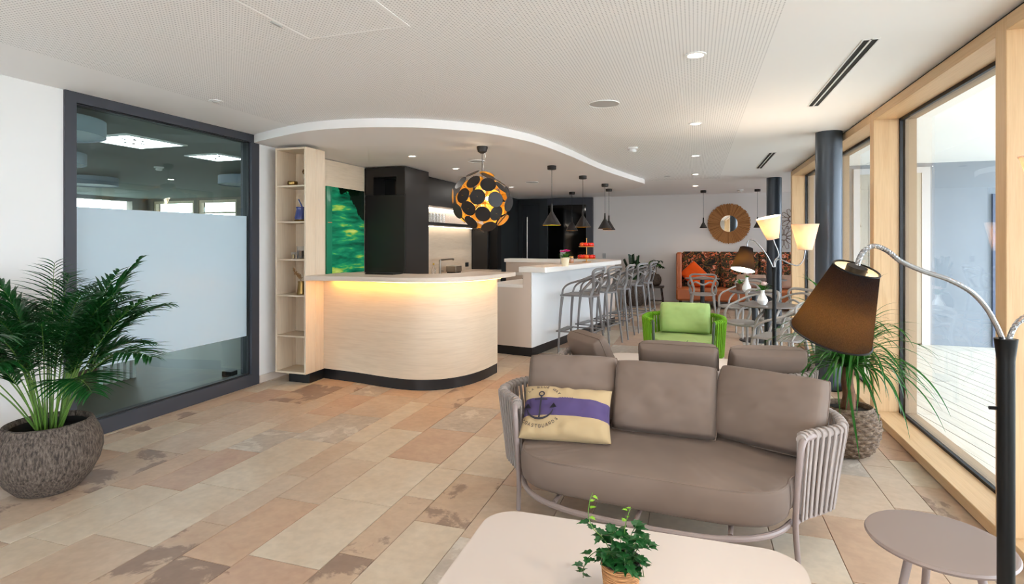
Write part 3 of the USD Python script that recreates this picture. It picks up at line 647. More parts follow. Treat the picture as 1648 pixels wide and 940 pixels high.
fw = smooth_path([(-3.74, 4.72), (-3.30, 4.775), (-3.0, 4.785), (-2.7, 4.79), (-2.43, 4.86), (-2.20, 5.04), (-2.05, 5.32), (-1.965, 5.70), (-1.935, 6.06)], 6)
top_poly = Polygon(list(map(tuple, fw)) + [(-2.44, 6.10), (-2.48, 5.78), (-2.60, 5.52), (-2.82, 5.41), (-3.2, 5.40), (-3.74, 5.42)])
obj('worktop', L_(prism(top_poly, 1.055, 1.10, .003)), 'counter_top', t, smooth=25)
ledp = fc[2:-1]
obj('light_strip', L_(band(ledp, .075, .045, 1.047, 1.0545)), 'led_warm', t)
# dark tablet edge on the worktop
k = obj('tablet', bx(-3.32, -2.98, 5.16, 5.38, 1.101, 1.113, .004), 'black_matt'); tag(k, 'thin black tablet lying on the reception worktop', 'tablet')

# ---- tall open bookcase
bx0, bx1, by0, by1 = -4.115, -3.74, 4.75, 5.05
t = thing('bookcase', 'tall narrow open bookcase of pale wood at the left end of the counter', 'bookcase', (bx0, by0, 0)); o_ = np.array([bx0, by0])
LB = lambda a, b, c, d, e, f_, bb=.0015: move(bx(a, b, c, d, e, f_, bb), (-bx0, -by0, 0))
obj('side_panel', LB(bx0, bx0 + .02, by0, by1, .10, 2.405), 'birch_upright', t)
obj('side_panel', LB(bx1 - .02, bx1, by0, 4.90, .10, 2.405), 'birch_upright', t); obj('side_panel', LB(bx1 - .02, bx1, 4.902, by1 + .01, .10, 2.405), 'birch_upright', t)
obj('back_panel', LB(bx0 + .02, bx1 - .02, by1 - .012, by1, .12, 2.385), 'birch_upright', t)
obj('top_panel', LB(bx0 + .02, bx1 - .02, by0, by1, 2.385, 2.405), 'birch', t); obj('bottom_panel', LB(bx0 + .02, bx1 - .02, by0, by1, .10, .12), 'birch', t)
SH = [.487, .90, 1.267, 1.654, 2.022]
for z in SH: obj('shelf', LB(bx0 + .02, bx1 - .02, by0 + .004, by1 - .012, z - .018, z), 'birch', t)
obj('plinth', LB(bx0 + .12, bx1, by0 + .06, by1, 0, .10), 'black_plinth', t)
k = obj('wall_lining', bx(-4.235, -4.2, 5.06, 6.52, 0, 2.43), 'birch_panel'); tag(k, 'pale wood wall panelling behind the counter around the green picture', 'wall panel')
bw = thing('brass_bowl', 'small round brass bowl on the top shelf of the bookcase', 'bowl', (-3.99, 4.86, SH[4]))
obj('bowl', lathe([(.0, .002), (.03, 0), (.045, .008), (.052, .03), (.048, .05), (.043, .05), (.045, .03), (.03, .012), (0, .008)], 28), 'brass', bw)
bw = thing('knotted_ornament', 'slim bronze ornament with a round knob on the top bookcase shelf', 'ornament', (-3.84, 4.87, SH[4]))
obj('stand', lathe([(0, 0), (.028, 0), (.024, .01), (.012, .03), (.016, .06), (.010, .095), (.012, .115)], 20), 'old_bronze', bw); obj('knob', move(lathe([(0, -.032), (.022, -.024), (.032, 0), (.022, .024), (0, .032)], 20), (0, 0, .145)), 'old_bronze', bw)
bw = thing('blue_teapot', 'glossy dark blue ceramic pitcher with a spout on the second bookcase shelf', 'pitcher', (-3.895, 4.87, SH[3]))
obj('body', lathe([(0, .0), (.05, .0), (.062, .02), (.062, .045), (.05, .1), (.044, .13), (.05, .15), (.045, .15), (.038, .13), (0, .125)], 28), 'blue_glaze', bw)
obj('spout', tube(smooth_path([(.045, 0, .07), (.03, -.02, .15), (-.005, -.03, .23)], 6), np.linspace(.012, .006, 13), 10), 'blue_glaze', bw)
obj('base_ring', lathe([(.064, 0), (.068, .008), (.062, .02), (.055, .0)], 28), 'brass', bw)
bw = thing('glass_candlestick', 'clear glass tumbler with a bronze liner on the third bookcase shelf', 'candle holder', (-3.89, 4.86, SH[2]))
obj('glass', lathe([(0, 0), (.034, 0), (.045, .13), (.042, .13), (.031, .008), (0, .008)], 24), 'drinking_glass', bw); obj('liner', lathe([(0, .012), (.026, .012), (.032, .085), (0, .085)], 20), 'old_bronze', bw)
bw = thing('glass_votive', 'small clear glass votive beside the tumbler on the third shelf', 'candle holder', (-3.955, 4.83, SH[2]))
obj('glass', lathe([(0, 0), (.02, 0), (.026, .07), (.023, .07), (.018, .006), (0, .006)], 20), 'drinking_glass', bw); obj('candle', lathe([(0, .008), (.016, .008), (.018, .045), (0, .045)], 16), 'brass', bw)
bw = thing('brass_vase', 'shiny brass vase with dried brown twigs on a lower bookcase shelf', 'vase', (-3.875, 4.86, SH[1]))
obj('body', lathe([(0, 0), (.046, 0), (.05, .01), (.044, .06), (.036, .11), (.04, .135), (.036, .135), (.032, .11), (0, .1)], 28), 'brass', bw)
rng = random.Random(5)
for k in range(7):
    a = rng.uniform(2.2, 4.4); e = np.array([math.cos(a) * .10, math.sin(a) * .03, .22 + rng.random() * .05]) * (.8 + .3 * rng.random())
    pth = smooth_path([(0, 0, .11), (e[0] * .35, e[1] * .35, .18), tuple(e)], 5); ms = [tube(pth, .0016, 5)]
    for q in pth[4:]:
        for s in range(3):
            d = np.array([rng.uniform(-1, 1), rng.uniform(-1, 1), rng.uniform(-.2, 1)]); ms.append(trimesh.Trimesh(*leaf(q, d, (0, 1, .2), .022, .008, n=2), process=False))
    obj('dried_twig', ms, 'dried_stem', bw)

# ---- green picture on the panelling
t = thing('picture', 'large glossy picture of a green lawn with tree shadows above the counter', 'picture', (-4.2, 5.69, 1.05))
obj('print', bx(0, .02, .105, .795, 0, 1.06), 'lawn_print', t, smooth=False); obj('side_strip', bx(0, .021, 0, .105, 0, 1.06), 'print_teal', t, smooth=False, label='plain teal strip along the left edge')
obj('twig_print', bx(.0205, .0225, .02, .10, .62, .632), 'dried_stem', t, smooth=False)

# ---- tall black unit
t = thing('tall_cabinet', 'tall black cabinet with a dark recess near its top', 'cabinet', (-4.2, 6.54, 0))
obj('carcass', [bx(0, .6, .02, .68, 0, 2.06), bx(0, .6, .02, .68, 2.30, 2.43), bx(0, .13, .02, .68, 2.06, 2.30), bx(.47, .6, .02, .68, 2.06, 2.30), bx(.13, .47, .3, .68, 2.06, 2.30)], 'black_lacquer', t, smooth=False)
obj('door', bx(.003, .597, 0, .019, .1, 2.055, .001), 'black_lacquer', t); obj('fascia', [bx(.003, .13, 0, .019, 2.06, 2.30), bx(.47, .597, 0, .019, 2.06, 2.30), bx(.003, .597, 0, .019, 2.30, 2.425)], 'black_lacquer', t, smooth=False)
obj('recess', bx(.132, .468, .28, .299, 2.062, 2.298), 'black_glass', t, smooth=False)
# ---- back run: base units, splashback, wall unit with glasses
t = thing('base_cabinet', 'low pale kitchen base unit with worktop under the wood splashback', 'cabinet', (-4.2, 7.22, 0))
obj('body', bx(0, .60, 0, 3.06, .1, .86), 'beige_laminate', t, smooth=False); obj('worktop', bx(0, .63, 0, 3.06, .86, .90, .002), 'counter_top', t); obj('plinth', bx(0, .55, 0, 3.06, 0, .1), 'black_plinth', t, smooth=False)
for k in range(5): obj('door', bx(.601, .62, .01 + k * .608, .61 + k * .608, .12, .85, .001), 'beige_laminate', t)
k = obj('splashback', bx(-4.235, -4.2, 7.22, 10.3, .90, 1.70), 'birch_panel'); tag(k, 'pale wood splashback panel behind the tap', 'wall panel')
t = thing('wall_unit', 'black wall cabinet with an open lit niche for glasses', 'cabinet', (-4.2, 7.22, 1.70))
obj('carcass', [bx(0, .35, 0, 3.06, .30, .73), bx(0, .35, 0, 3.06, 0, .045), bx(0, .02, 0, 3.06, .045, .30), bx(.02, .35, 0, .02, .045, .30), bx(.02, .35, 3.04, 3.06, .045, .30)], 'black_lacquer', t, smooth=False)
for k in range(1, 4): obj('divider', bx(.02, .35, k * .74, k * .74 + .008, .045, .30), 'window_glass', t, smooth=False)
obj('niche_end', bx(.03, .34, 3.03, 3.039, .046, .299), 'beige_laminate', t, smooth=False); obj('niche_base', bx(.03, .345, .03, 3.02, .0451, .047), 'beige_laminate', t, smooth=False)
obj('niche_back', bx(.021, .028, .03, 3.03, .046, .299), 'beige_laminate', t, smooth=False)
obj('light_strip', bx(.05, .08, .1, 2.96, -.012, -.001), 'led_white', t, smooth=False); obj('niche_light', bx(.06, .10, .03, 3.02, .285, .299), 'led_white', t, smooth=False)
gl = None
for k in range(22):
    row, col = k % 2, k // 2
    y_ = 7.30 + col * .12 + (.02 if (col * .12) % .74 < .04 else 0); loc = (-3.97 - row * .1, y_, 1.7475); lb = 'clear drinking glass standing in the lit niche of the black wall cabinet'
    if gl is None:
        gl = thing('drinking_glass', lb, 'glass', loc, group='drinking glasses in the wall cabinet niche')
        obj('glass', lathe([(0, 0), (.028, 0), (.034, .15), (.0325, .15), (.026, .006), (0, .006)], 18), 'drinking_glass', gl)
    else: dup(gl, lb, loc)
t = thing('tap', 'brushed metal angular kitchen tap above the worktop', 'tap', (-4.0, 8.44, .90))
obj('column', cyl((0, 0, 0), (0, 0, .235), .018, 16), 'brushed_metal', t); obj('spout', tube(smooth_path([(0, 0, .21), (0, .01, .235), (0, .06, .24), (0, .5, .24), (0, .52, .225)], 5), .016, 14), 'brushed_metal', t); obj('base', cyl((0, 0, 0), (0, 0, .015), .03, 18), 'brushed_metal', t)
obj('lever', cyl((0, 0.01, .06), (.0, .12, .05), .010, 10), 'brushed_metal', t)
t = thing('soap_bottle', 'clear soap bottle with a yellow cap beside the tap', 'bottle', (-3.98, 8.16, .90))
obj('body', lathe([(0, 0), (.035, 0), (.036, .1), (.014, .14), (.012, .17)], 18), 'drinking_glass', t); plain('cap_yellow', '#d9b23a', .5); obj('cap', cyl((0, 0, .17), (0, 0, .20), .014, 12), 'cap_yellow', t)
t = thing('metal_caddy', 'brushed metal paper dispenser box beside the tap', 'box', (-4.0, 9.0, .90))
obj('box', bx(-.09, .09, -.13, .13, .02, .12, .004), 'brushed_metal', t); obj('foot', bx(-.08, .08, -.12, .12, 0, .02), 'black_matt', t)
t = thing('power_socket', 'black power socket on the wood splashback', 'socket', (-4.2, 10.05, 1.00))
obj('frame', bx(0, .012, -.075, .075, -.04, .04, .003), 'black_matt', t)
obj('insert', bx(.008, .014, -.065, -.005, -.03, .03), 'black_plinth', t); obj('insert', bx(.008, .014, .005, .065, -.03, .03), 'black_plinth', t)
t = thing('corner_cabinet', 'tall black cupboard at the end of the splashback', 'cabinet', (-4.2, 10.31, 0))
obj('carcass', bx(0, .33, .012, .33, 0, 2.43), 'black_lacquer', t, smooth=False); obj('door', bx(.002, .328, 0, .011, .1, 2.42, .001), 'black_lacquer', t); obj('side_panel', bx(.331, .5, .1, .33, .9, 2.43), 'black_matt', t, smooth=False)

# ================================================================== BAR
BA = math.degrees(math.atan2(-.51, 2.8))              # bar direction against +y
bar0 = (-1.945, 6.772)
t = thing('bar_counter', 'high white bar counter with a lit glossy front, black plinth and thick white top', 'bar counter', (bar0[0], bar0[1], 0), BA)
# local frame: x across (0 = front, negative = behind), y along the bar
obj('front_panel', bx(-.015, 0, .0, 2.84, .112, 1.06, .002), 'white_glass', t)
obj('end_panel', prism(Polygon([(-.62, 0), (-.62, .02), (-.016, .02), (-.016, 0)]), .112, .86), 'beige_laminate', t); obj('end_upstand', bx(-.13, -.016, 0, .02, .86, 1.06), 'beige_laminate', t, smooth=False)
obj('core', bx(-.13, -.016, .021, 3.35, .112, 1.06), 'beige_laminate', t, smooth=False)
obj('rear_front_panel', bx(-.10, -.002, 2.85, 3.30, .112, 1.06, .002), 'beige_laminate', t)
obj('plinth', [bx(-.62, -.008, .008, 2.84, 0, .112), bx(-.12, -.012, 2.84, 3.34, 0, .112)], 'black_plinth', t, smooth=False)
obj('bar_top', prism(Polygon([(-.18, -.015), (.185, -.02), (.20, .0), (.20, 2.95), (.17, 3.12), (.08, 3.28), (-.05, 3.36), (-.5, 3.42), (-2.02, 3.14), (-2.02, 2.90), (-.5, 3.08), (-.22, 2.98)]), 1.06, 1.125, .004), 'white_top', t)
obj('worktop', bx(-.66, -.131, .0, 2.7, .86, .90, .002), 'white_top', t)
obj('rear_leg', bx(-2.02, -.14, 2.97, 3.08, 0, 1.06), 'beige_laminate', t, smooth=False); obj('rear_worktop', bx(-1.50, -.66, 2.35, 2.95, .86, .90, .002), 'white_top', t)
for k in range(2):
    d = obj('drawer_front', bx(-1.50 + k * .42, -1.085 + k * .42, 2.36, 2.38, .5, .85, .001), 'beige_laminate', t); obj('handle', bx(-1.36 + k * .42, -1.22 + k * .42, 2.345, 2.359, .79, .81), 'black_matt', d, smooth=False)
a_ = math.radians(BA); Bx, By = np.array([math.cos(a_), math.sin(a_)]), np.array([-math.sin(a_), math.cos(a_)])
def barpt(u, v): return np.array(bar0) + Bx * u + By * v
# bar stools ----------------------------------------------------------
def weave_chair(t, seat_z, top, mat, leg_bottom_r=.012, spread=1.0, stool=False):
    S = lambda P, n=7: smooth_path(P, n)
    outline = [(-.20, -.21), (-.10, -.225), (.10, -.225), (.20, -.21), (.235, -.10), (.225, .08), (.17, .19), (.08, .225), (-.08, .225), (-.17, .19), (-.225, .08), (-.235, -.10)]
    sp = Polygon(smooth_path(outline, 4, True)); seat = prism(sp, seat_z - .022, seat_z, .006)
    v = np.array(seat.vertices); v[:, 2] += (.03 * (v[:, 0] / .23) ** 2 - .012 * np.clip(1 - (v[:, 0] ** 2 + v[:, 1] ** 2) / .05, 0, 1) * 1.0) * .6; seat = trimesh.Trimesh(v, seat.faces, process=False)
    obj('seat', seat, mat, t, smooth=35)
    f = .235 * spread
    for sx in (-1, 1):
        obj('front_leg', tube(S([(sx * .205, -.18, seat_z - .012), (sx * .218, -.205, seat_z * .62), (sx * f, -.225, 0)]), np.linspace(.020, leg_bottom_r, 15), 10), mat, t)
        obj('rear_leg', tube(S([(sx * .175, .185, seat_z - .012), (sx * .198, .215, seat_z * .6), (sx * f, .26, 0)]), np.linspace(.020, leg_bottom_r, 15), 10), mat, t)
    h = top
    # three interlaced back lines
    obj('arm_band', tube(S([(-.205, -.185, seat_z), (-.235, -.15, seat_z + h * .28), (-.262, -.06, seat_z + h * .47), (-.25, .10, seat_z + h * .62), (-.165, .235, seat_z + h * .80), (0, .285, seat_z + h * .88), (.165, .235, seat_z + h * .80), (.25, .10, seat_z + h * .62), (.262, -.06, seat_z + h * .47), (.235, -.15, seat_z + h * .28), (.205, -.185, seat_z)]), .0155, 10, flat=(1.25, .8)), mat, t)
    obj('tall_band', tube(S([(-.18, .185, seat_z), (-.155, .215, seat_z + h * .25), (-.19, .235, seat_z + h * .6), (-.225, .24, seat_z + h * .88), (-.17, .27, seat_z + h), (0, .305, seat_z + h * 1.0), (.17, .27, seat_z + h), (.225, .24, seat_z + h * .88), (.19, .235, seat_z + h * .6), (.155, .215, seat_z + h * .25), (.18, .185, seat_z)]), .0155, 10, flat=(1.25, .8)), mat, t)
    obj('low_band', tube(S([(-.225, .06, seat_z), (-.235, .13, seat_z + h * .3), (-.14, .225, seat_z + h * .62), (0, .265, seat_z + h * .5), (.14, .225, seat_z + h * .62), (.235, .13, seat_z + h * .3), (.225, .06, seat_z)]), .0155, 10, flat=(1.25, .8)), mat, t)
    if stool:
        z = .285
        obj('footrest', [bx(-.225, .225, -.265, -.165, z - .012, z + .006, .004), bx(-.228, -.198, -.2, .235, z - .012, z + .004, .004), bx(.198, .228, -.2, .235, z - .012, z + .004, .004), bx(-.22, .22, .215, .243, z - .012, z + .004, .004)], mat, t)
SG = 'woven-back grey bar stools along the bar'
stools = [barpt(.405, .62), barpt(.415, 1.29), barpt(.425, 1.96), barpt(.43, 2.66), barpt(.43, 3.30)]
slab = ['grey bar stool with interlaced back, the one nearest the viewer at the bar', 'grey bar stool with interlaced back, second along the bar', 'grey bar stool with interlaced back, third along the bar', 'grey bar stool with interlaced back, fourth along the bar', 'grey bar stool with interlaced back, at the far end of the bar']
st0 = None
for k, (p_, lb) in enumerate(zip(stools, slab)):
    if st0 is None:
        st0 = thing('bar_stool', lb, 'bar stool', (p_[0], p_[1], 0), -100.4 + 3, SG); weave_chair(st0, .745, .345, 'silver_grey_plastic', stool=True)
    else: dup(st0, lb, (p_[0], p_[1], 0), -100.4 + [0, -4, 5, -3, 4][k])
# things on the bar ----------------------------------------------------
def flowers(t, z0, n, R, H, petal, seed, fr=.022):
    rg = random.Random(seed); ms = []
    for k in range(n * 9):
        a, e = rg.uniform(0, 2 * PI), rg.uniform(.1, 1.3); d = (math.cos(a) * math.cos(e), math.sin(a) * math.cos(e), math.sin(e) + .15)
        ms.append(trimesh.Trimesh(*leaf((d[0] * .01, d[1] * .01, z0), d, (0, 0, 1), R * rg.uniform(.7, 1.25), R * .32, .4, 3), process=False))
    obj('foliage', ms, 'bright_leaf', t, smooth=False)
    for k in range(n):
        a = k * 2.4 + seed; r = R * (.25 + .45 * ((k * .618) % 1)); c = np.array([r * math.cos(a), r * math.sin(a), z0 + H * (.8 + .25 * ((k * .37) % 1))]); pm = []
        for lay in range(3):
            for q in range(7):
                b = q * 2 * PI / 7 + lay * .4; el = [.15, .6, 1.1][lay]; d = (math.cos(b) * math.cos(el), math.sin(b) * math.cos(el), math.sin(el))
                pm.append(trimesh.Trimesh(*leaf(c, d, (0, 0, 1), fr * (1 - .15 * lay), fr * .9, -.2, 3), process=False))
        f_ = obj('flower', pm, petal, t, smooth=False); obj('stalk', tube(smooth_path([(0, 0, z0), (c[0] * .6, c[1] * .6, z0 + H * .5), tuple(c)], 4), .002, 5), 'stem_green', f_)
p_ = barpt(.04, .42) if False else np.array([-1.56, 6.95])
t = thing('flower_pot', 'cream pot with pink flowers on the near part of the bar top', 'potted plant', (-1.60, 7.12, 1.125))
obj('pot', lathe([(0, 0), (.042, 0), (.056, .105), (.058, .115), (.052, .115), (.048, .1), (0, .095)], 28), 'terracotta_cream', t); flowers(t, .10, 5, .085, .10, 'petal_pink', 3, .034)
t = thing('fruit_stand', 'two-tier tray stand with red fruit on the bar top', 'fruit stand', (-1.60, 8.62, 1.125))
obj('rod', cyl((0, 0, 0), (0, 0, .36), .007, 12), 'tray_gold', t); obj('lower_tray', lathe([(0, .05), (.14, .05), (.15, .062), (.147, .062), (.138, .054), (0, .054)], 32), 'tray_gold', t); obj('upper_tray', lathe([(0, .235), (.115, .235), (.125, .247), (.122, .247), (.113, .239), (0, .239)], 32), 'tray_gold', t)
obj('foot', lathe([(0, 0), (.07, 0), (.07, .006), (.012, .012), (.008, .05)], 24), 'tray_gold', t); obj('knob', move(trimesh.creation.icosphere(2, .011), (0, 0, .365)), 'tray_gold', t)
apple = {}
def fruit(label, mat, loc, g):
    if mat not in apple:
        a = thing('fruit', label, 'fruit', loc, group=g); obj('flesh', lathe([(0, .012), (.012, .004), (.024, .004), (.036, .022), (.037, .038), (.028, .058), (.012, .063), (0, .055)], 20), mat, a); obj('stalk', cyl((0, 0, .05), (.004, 0, .072), .0018, 6), 'dark_wood', a); apple[mat] = a
    else: dup(apple[mat], label, loc, 40 * len(used), g)
for k in range(9):
    a = k * 2 * PI / 9; mt = ['apple_red', 'apple_orange', 'apple_red'][k % 3]
    fruit('red apple on the lower tier of the fruit stand' if mt == 'apple_red' else 'orange fruit on the lower tier of the fruit stand', mt, (-1.60 + .103 * math.cos(a), 8.62 + .103 * math.sin(a), 1.125 + .0545), mt.replace('apple_', '') + ' fruit on the lower tier')
for k in range(7):
    a = k * 2 * PI / 7 + .3; mt = ['apple_red', 'apple_orange'][k % 3 == 1]
    fruit('red apple on the upper tier of the fruit stand' if mt == 'apple_red' else 'orange fruit on the upper tier of the fruit stand', mt, (-1.60 + .078 * math.cos(a), 8.62 + .078 * math.sin(a), 1.125 + .2395), mt.replace('apple_', '') + ' fruit on the upper tier')
for k, (x_, y_) in enumerate([(-1.83, 8.15), (-1.75, 8.20)]):
    t = thing('preserve_jar', ['preserve jar with amber filling on the bar, the left of two', 'preserve jar with amber filling on the bar, next to the fruit stand'][k], 'jar', (x_, y_, 1.125))
    obj('glass', lathe([(0, 0), (.032, 0), (.036, .008), (.036, .07), (.028, .085)], 20), 'drinking_glass', t); obj('filling', lathe([(0, .004), (.031, .004), (.033, .065), (0, .065)], 18), 'jar_content', t); obj('lid', lathe([(.03, .08), (.031, .1), (0, .1)], 20), 'tray_gold', t)
t = thing('clear_tumbler', 'clear tumbler behind the pink flowers on the bar', 'glass', (-1.80, 7.85, 1.125)); obj('glass', lathe([(0, 0), (.03, 0), (.037, .2), (.035, .2), (.028, .006), (0, .006)], 20), 'drinking_glass', t)

# ================================================================== PENDANTS
def cone_pendant(label, loc, zrim, r, hc_, group, first=None, metal='pendant_gold'):
    zt = loc[2]; H = zt - zrim
    if first is not None: return dup(first, label, loc)
    t = thing('cone_pendant', label, 'pendant lamp', loc, group=group); b = -H
    obj('canopy', lathe([(0, 0), (.058, 0), (.058, -.045), (.052, -.05), (0, -.05)], 28), 'pendant_black', t)
    obj('cord', cyl((0, 0, -.05), (0, 0, b + hc_ + .09), .0032, 8), 'cord_black', t)
    s = obj('shade', lathe([(0, b + hc_ + .10), (.010, b + hc_ + .10), (.013, b + hc_ + .09), (.017, b + hc_), (r, b), (r - .003, b - .001)], 40), 'pendant_black', t)
    obj('gold_lining', lathe([(r - .003, b - .001), (r - .004, b + .002), (.013, b + hc_ - .006), (0, b + hc_ - .006)], 40), metal, s)
    obj('bulb', move(trimesh.creation.icosphere(2, .028), (0, 0, b + hc_ * .38)), 'bulb_warm', t)
    ball_light(t, (0, 0, b + hc_ * .12), .012, 900 * LAMP, WARMER)
    return t
pl = ['black cone pendant with gold lining over the bar, the nearest one', 'black cone pendant with gold lining, second along the bar', 'black cone pendant with gold lining, third along the bar beside its overlapping neighbour', 'black cone pendant with gold lining over the far bar end, overlapped by the third', 'black cone pendant with gold lining hanging in front of the dark partition']
pp = [(-1.796, 7.19, ZS), (-1.622, 8.429, ZS), (-1.488, 9.736, ZS), (-1.557, 10.685, ZS), (-2.362, 11.129, ZS)]
first = None
for lb, q in zip(pl, pp):
    o = cone_pendant(lb, q, 1.662, .122, .175, 'cone pendants over the bar', first); first = first or o
f2 = cone_pendant('small black cone pendant over the bench, left of the round mirror', (.158, 12.515, ZC), 1.727, .078, .12, 'small cone pendants over the bench', None, 'pendant_black')
cone_pendant('small black cone pendant over the bench, right of the round mirror', (1.211, 12.555, ZC), 1.727, .078, .12, None, f2)

# ---- chandelier of discs
CR = .305
t = thing('disc_chandelier', 'spherical chandelier of black discs with gold undersides above the counter', 'chandelier', (-2.123, 5.50, 1.861)); zt = ZS - 1.861
obj('canopy', lathe([(0, zt), (.058, zt), (.058, zt - .02), (.046, zt - .055), (.018, zt - .072), (0, zt - .073)], 32), 'pendant_black', t)
obj('hanging_wire', cyl((0, 0, zt - .07), (0, 0, .05), .0035, 8), 'cord_black', t)
obj('cord', tube(smooth_path([(.02, 0, zt - .06), (.035, .01, zt - .11), (.0, .012, zt - .15), (.012, .01, zt - .2), (.005, .0, zt - .26)], 6), .003, 6), 'cord_white', t)
obj('hub', [move(trimesh.creation.icosphere(2, .045), (0, 0, 0)), cyl((0, 0, 0), (0, 0, .10), .02)], 'gold_leaf', t)
ico = trimesh.creation.icosphere(1, 1.0).vertices          # 42 directions
Rr = trimesh.transformations.rotation_matrix(.47, (.3, .2, 1)) @ trimesh.transformations.rotation_matrix(.35, (1, .4, 0))
dirs = trimesh.transformations.transform_points(ico, Rr)
rng = random.Random(9)
for d in dirs:
    d = d / np.linalg.norm(d)
    s = np.cross(d, (0, 0, 1)); s = s / np.linalg.norm(s) if np.linalg.norm(s) > 1e-3 else np.array([1., 0, 0])
    tl = np.array([rng.uniform(-.2, .2) for _ in range(3)]); n_ = d + tl; n_ /= np.linalg.norm(n_)
    Tm = trimesh.geometry.align_vectors((0, 0, 1), n_); Tm[:3, 3] = d * CR * rng.uniform(.84, 1.03)
    dm = lathe([(0, .002), (.077, .002), (.080, 0), (.079, -.0015)], 28); dm.apply_transform(Tm)
    o = obj('disc', dm, 'disc_black', t); gm = lathe([(.079, -.0015), (.076, -.003), (0, -.003)], 28); gm.apply_transform(Tm); obj('gold_back', gm, 'gold_leaf', o)
    obj('rod', cyl(d * .04, d * CR * .95, .0028, 6), 'gold_leaf', o)
for k in range(5):
    a = k * 2 * PI / 5; obj('bulb', move(trimesh.creation.icosphere(2, .022), (.085 * math.cos(a), .085 * math.sin(a), .04)), 'bulb_warm', t)
ball_light(t, (0, 0, .10), .05, 22 * LAMP, (1.0, .90, .70), 'bulb_light')
ball_light(t, (0, 0, -.10), .05, 22 * LAMP, (1.0, .90, .70), 'bulb_light_b')

# ================================================================== ROPE SEATING
def oval(a, bf, bb_, cy, nf, nb, ang):
    """plan outline: half width a, front/back depth bf/bb_, angle measured from +x towards +y (back)"""
    c, s = math.cos(ang), math.sin(ang); n_, b = (nb, bb_) if s >= 0 else (nf, bf)
    return np.array([math.copysign(abs(c) ** (2 / n_), c) * a, cy + math.copysign(abs(s) ** (2 / n_), s) * b])
def arc_len_param(fn, a0, a1, n):
    A = np.linspace(a0, a1, 600); P = np.array([fn(x) for x in A]); L = np.concatenate([[0], np.cumsum(np.linalg.norm(np.diff(P, axis=0), axis=1))])
    return np.interp(np.linspace(0, L[-1], n), L, A), L[-1]
def sst(x): x = min(1.0, max(0.0, x)); return x * x * (3 - 2 * x)
def plan(a0, a1, bf, bb_, cy, nf, nb, d0, d1):
    """outline narrow (a0) in front of depth d0, widening to a1 at depth d1"""
    def fn(g):
        c, s = math.cos(g), math.sin(g); n_, b = (nb, bb_) if s >= 0 else (nf, bf)
        y_ = cy + math.copysign(abs(s) ** (2 / n_), s) * b; w_ = a0 + (a1 - a0) * sst((y_ - d0) / (d1 - d0))
        return np.array([math.copysign(abs(c) ** (2 / n_), c) * w_, y_])
    return fn
def rope_seat(t, a0, a, bf, bb_, cy, arm_y, zr, zl, leg_x, rope_mat, frame_mat, pitch, nf=5.0, nb=3.0, leg_fw=.0, d1=.28):
    top = plan(a0, a, bf, bb_, cy, nf, nb, arm_y, d1); lw5, lw3 = plan(a0 * .97, a * .945, bf * .98, bb_ * .94, cy, nf, nb, arm_y, d1), plan(a0 * .97, a * .945, bf * .98, bb_ * .94, cy, min(nf, 3.0), nb, arm_y, d1)
    def low(g):
        p5, p3 = lw5(g), lw3(g); return p5 + (p3 - p5) * sst((arm_y + .02 - p5[1]) / .12)
    A = np.linspace(-PI / 2, PI / 2, 900); Q = np.array([top(g) for g in A]); i0 = np.argmin(np.abs(Q[:, 1] - arm_y)); g0 = A[i0]
    gs, L = arc_len_param(top, g0, PI - g0, int(90 * max(.5, a)))
    rail = np.array([[*top(g), zr] for g in gs])
    obj('top_rail', tube(rail, .0215, 14), rope_mat, t)
    gl, _ = arc_len_param(low, -PI / 2, 3 * PI / 2, 120); lower = np.array([[*low(g), zl] for g in gl[:-1]])
    obj('lower_rail', tube(lower, .014, 10, closed=True), frame_mat, t)
    n_r = int(L / pitch); gg, _ = arc_len_param(top, g0, PI - g0, n_r + 2)
    for g in gg[1:-1]:
        p, q = top(g), low(g); e = 1e-3; tv = np.append(top(g + e) - top(g - e), 0); tv /= np.linalg.norm(tv); o = np.array([tv[1], -tv[0], 0])
        P3, Q3 = np.append(p, zr), np.append(q, zl); r_ = .023
        pts = [Q3 + o * .018, Q3 * .5 + P3 * .5 + o * .019 + [0, 0, 0], P3 + o * .0215 - [0, 0, .012], P3 + o * .017 + [0, 0, .016], P3 + [0, 0, r_], P3 - o * .017 + [0, 0, .016], P3 - o * .021 - [0, 0, .012], Q3 * .5 + P3 * .5 - o * .012, Q3 - o * .016]
        obj('rope', strip(smooth_path(pts, 3), tv, .0175, .0095), rope_mat, t, smooth=False)
    # arm posts running down into the feet
    for g, sx in ((g0, 1), (PI - g0, -1)):
        p = top(g); P3 = np.append(p, zr)
        nx = top(g + .12 * (1 if sx > 0 else -1)); d = np.append(nx - p, 0)
        path = smooth_path([P3 + d, P3 + d * .25 + [0, -.006, .0], P3 + [-.0 * sx, -.022, -.03], (p[0] * .985, p[1] - .03, zr - .12), (p[0] * .965, p[1] - .028, zl + .02), (leg_x * sx, arm_y + leg_fw, 0)], 6)
        obj('arm_post', tube(path, np.linspace(.0165, .012, len(path)), 12), frame_mat, t)
        b = low(PI / 2 - .75 * sx); obj('rear_leg', tube(smooth_path([(b[0], b[1], zl), (b[0] * 1.0, b[1] + .01, zl * .5), (b[0] * 1.0, b[1] + .03, 0)], 5), np.linspace(.015, .011, 11), 10), frame_mat, t)
    obj('cross_bar', [cyl((-a * .45, cy - bf * .86, zl), (-a * .45, cy + bb_ * .88, zl), .011, 10), cyl((a * .45, cy - bf * .86, zl), (a * .45, cy + bb_ * .88, zl), .011, 10), cyl((0, cy - bf * .92, zl), (0, cy + bb_ * .9, zl), .011, 10)], frame_mat, t)
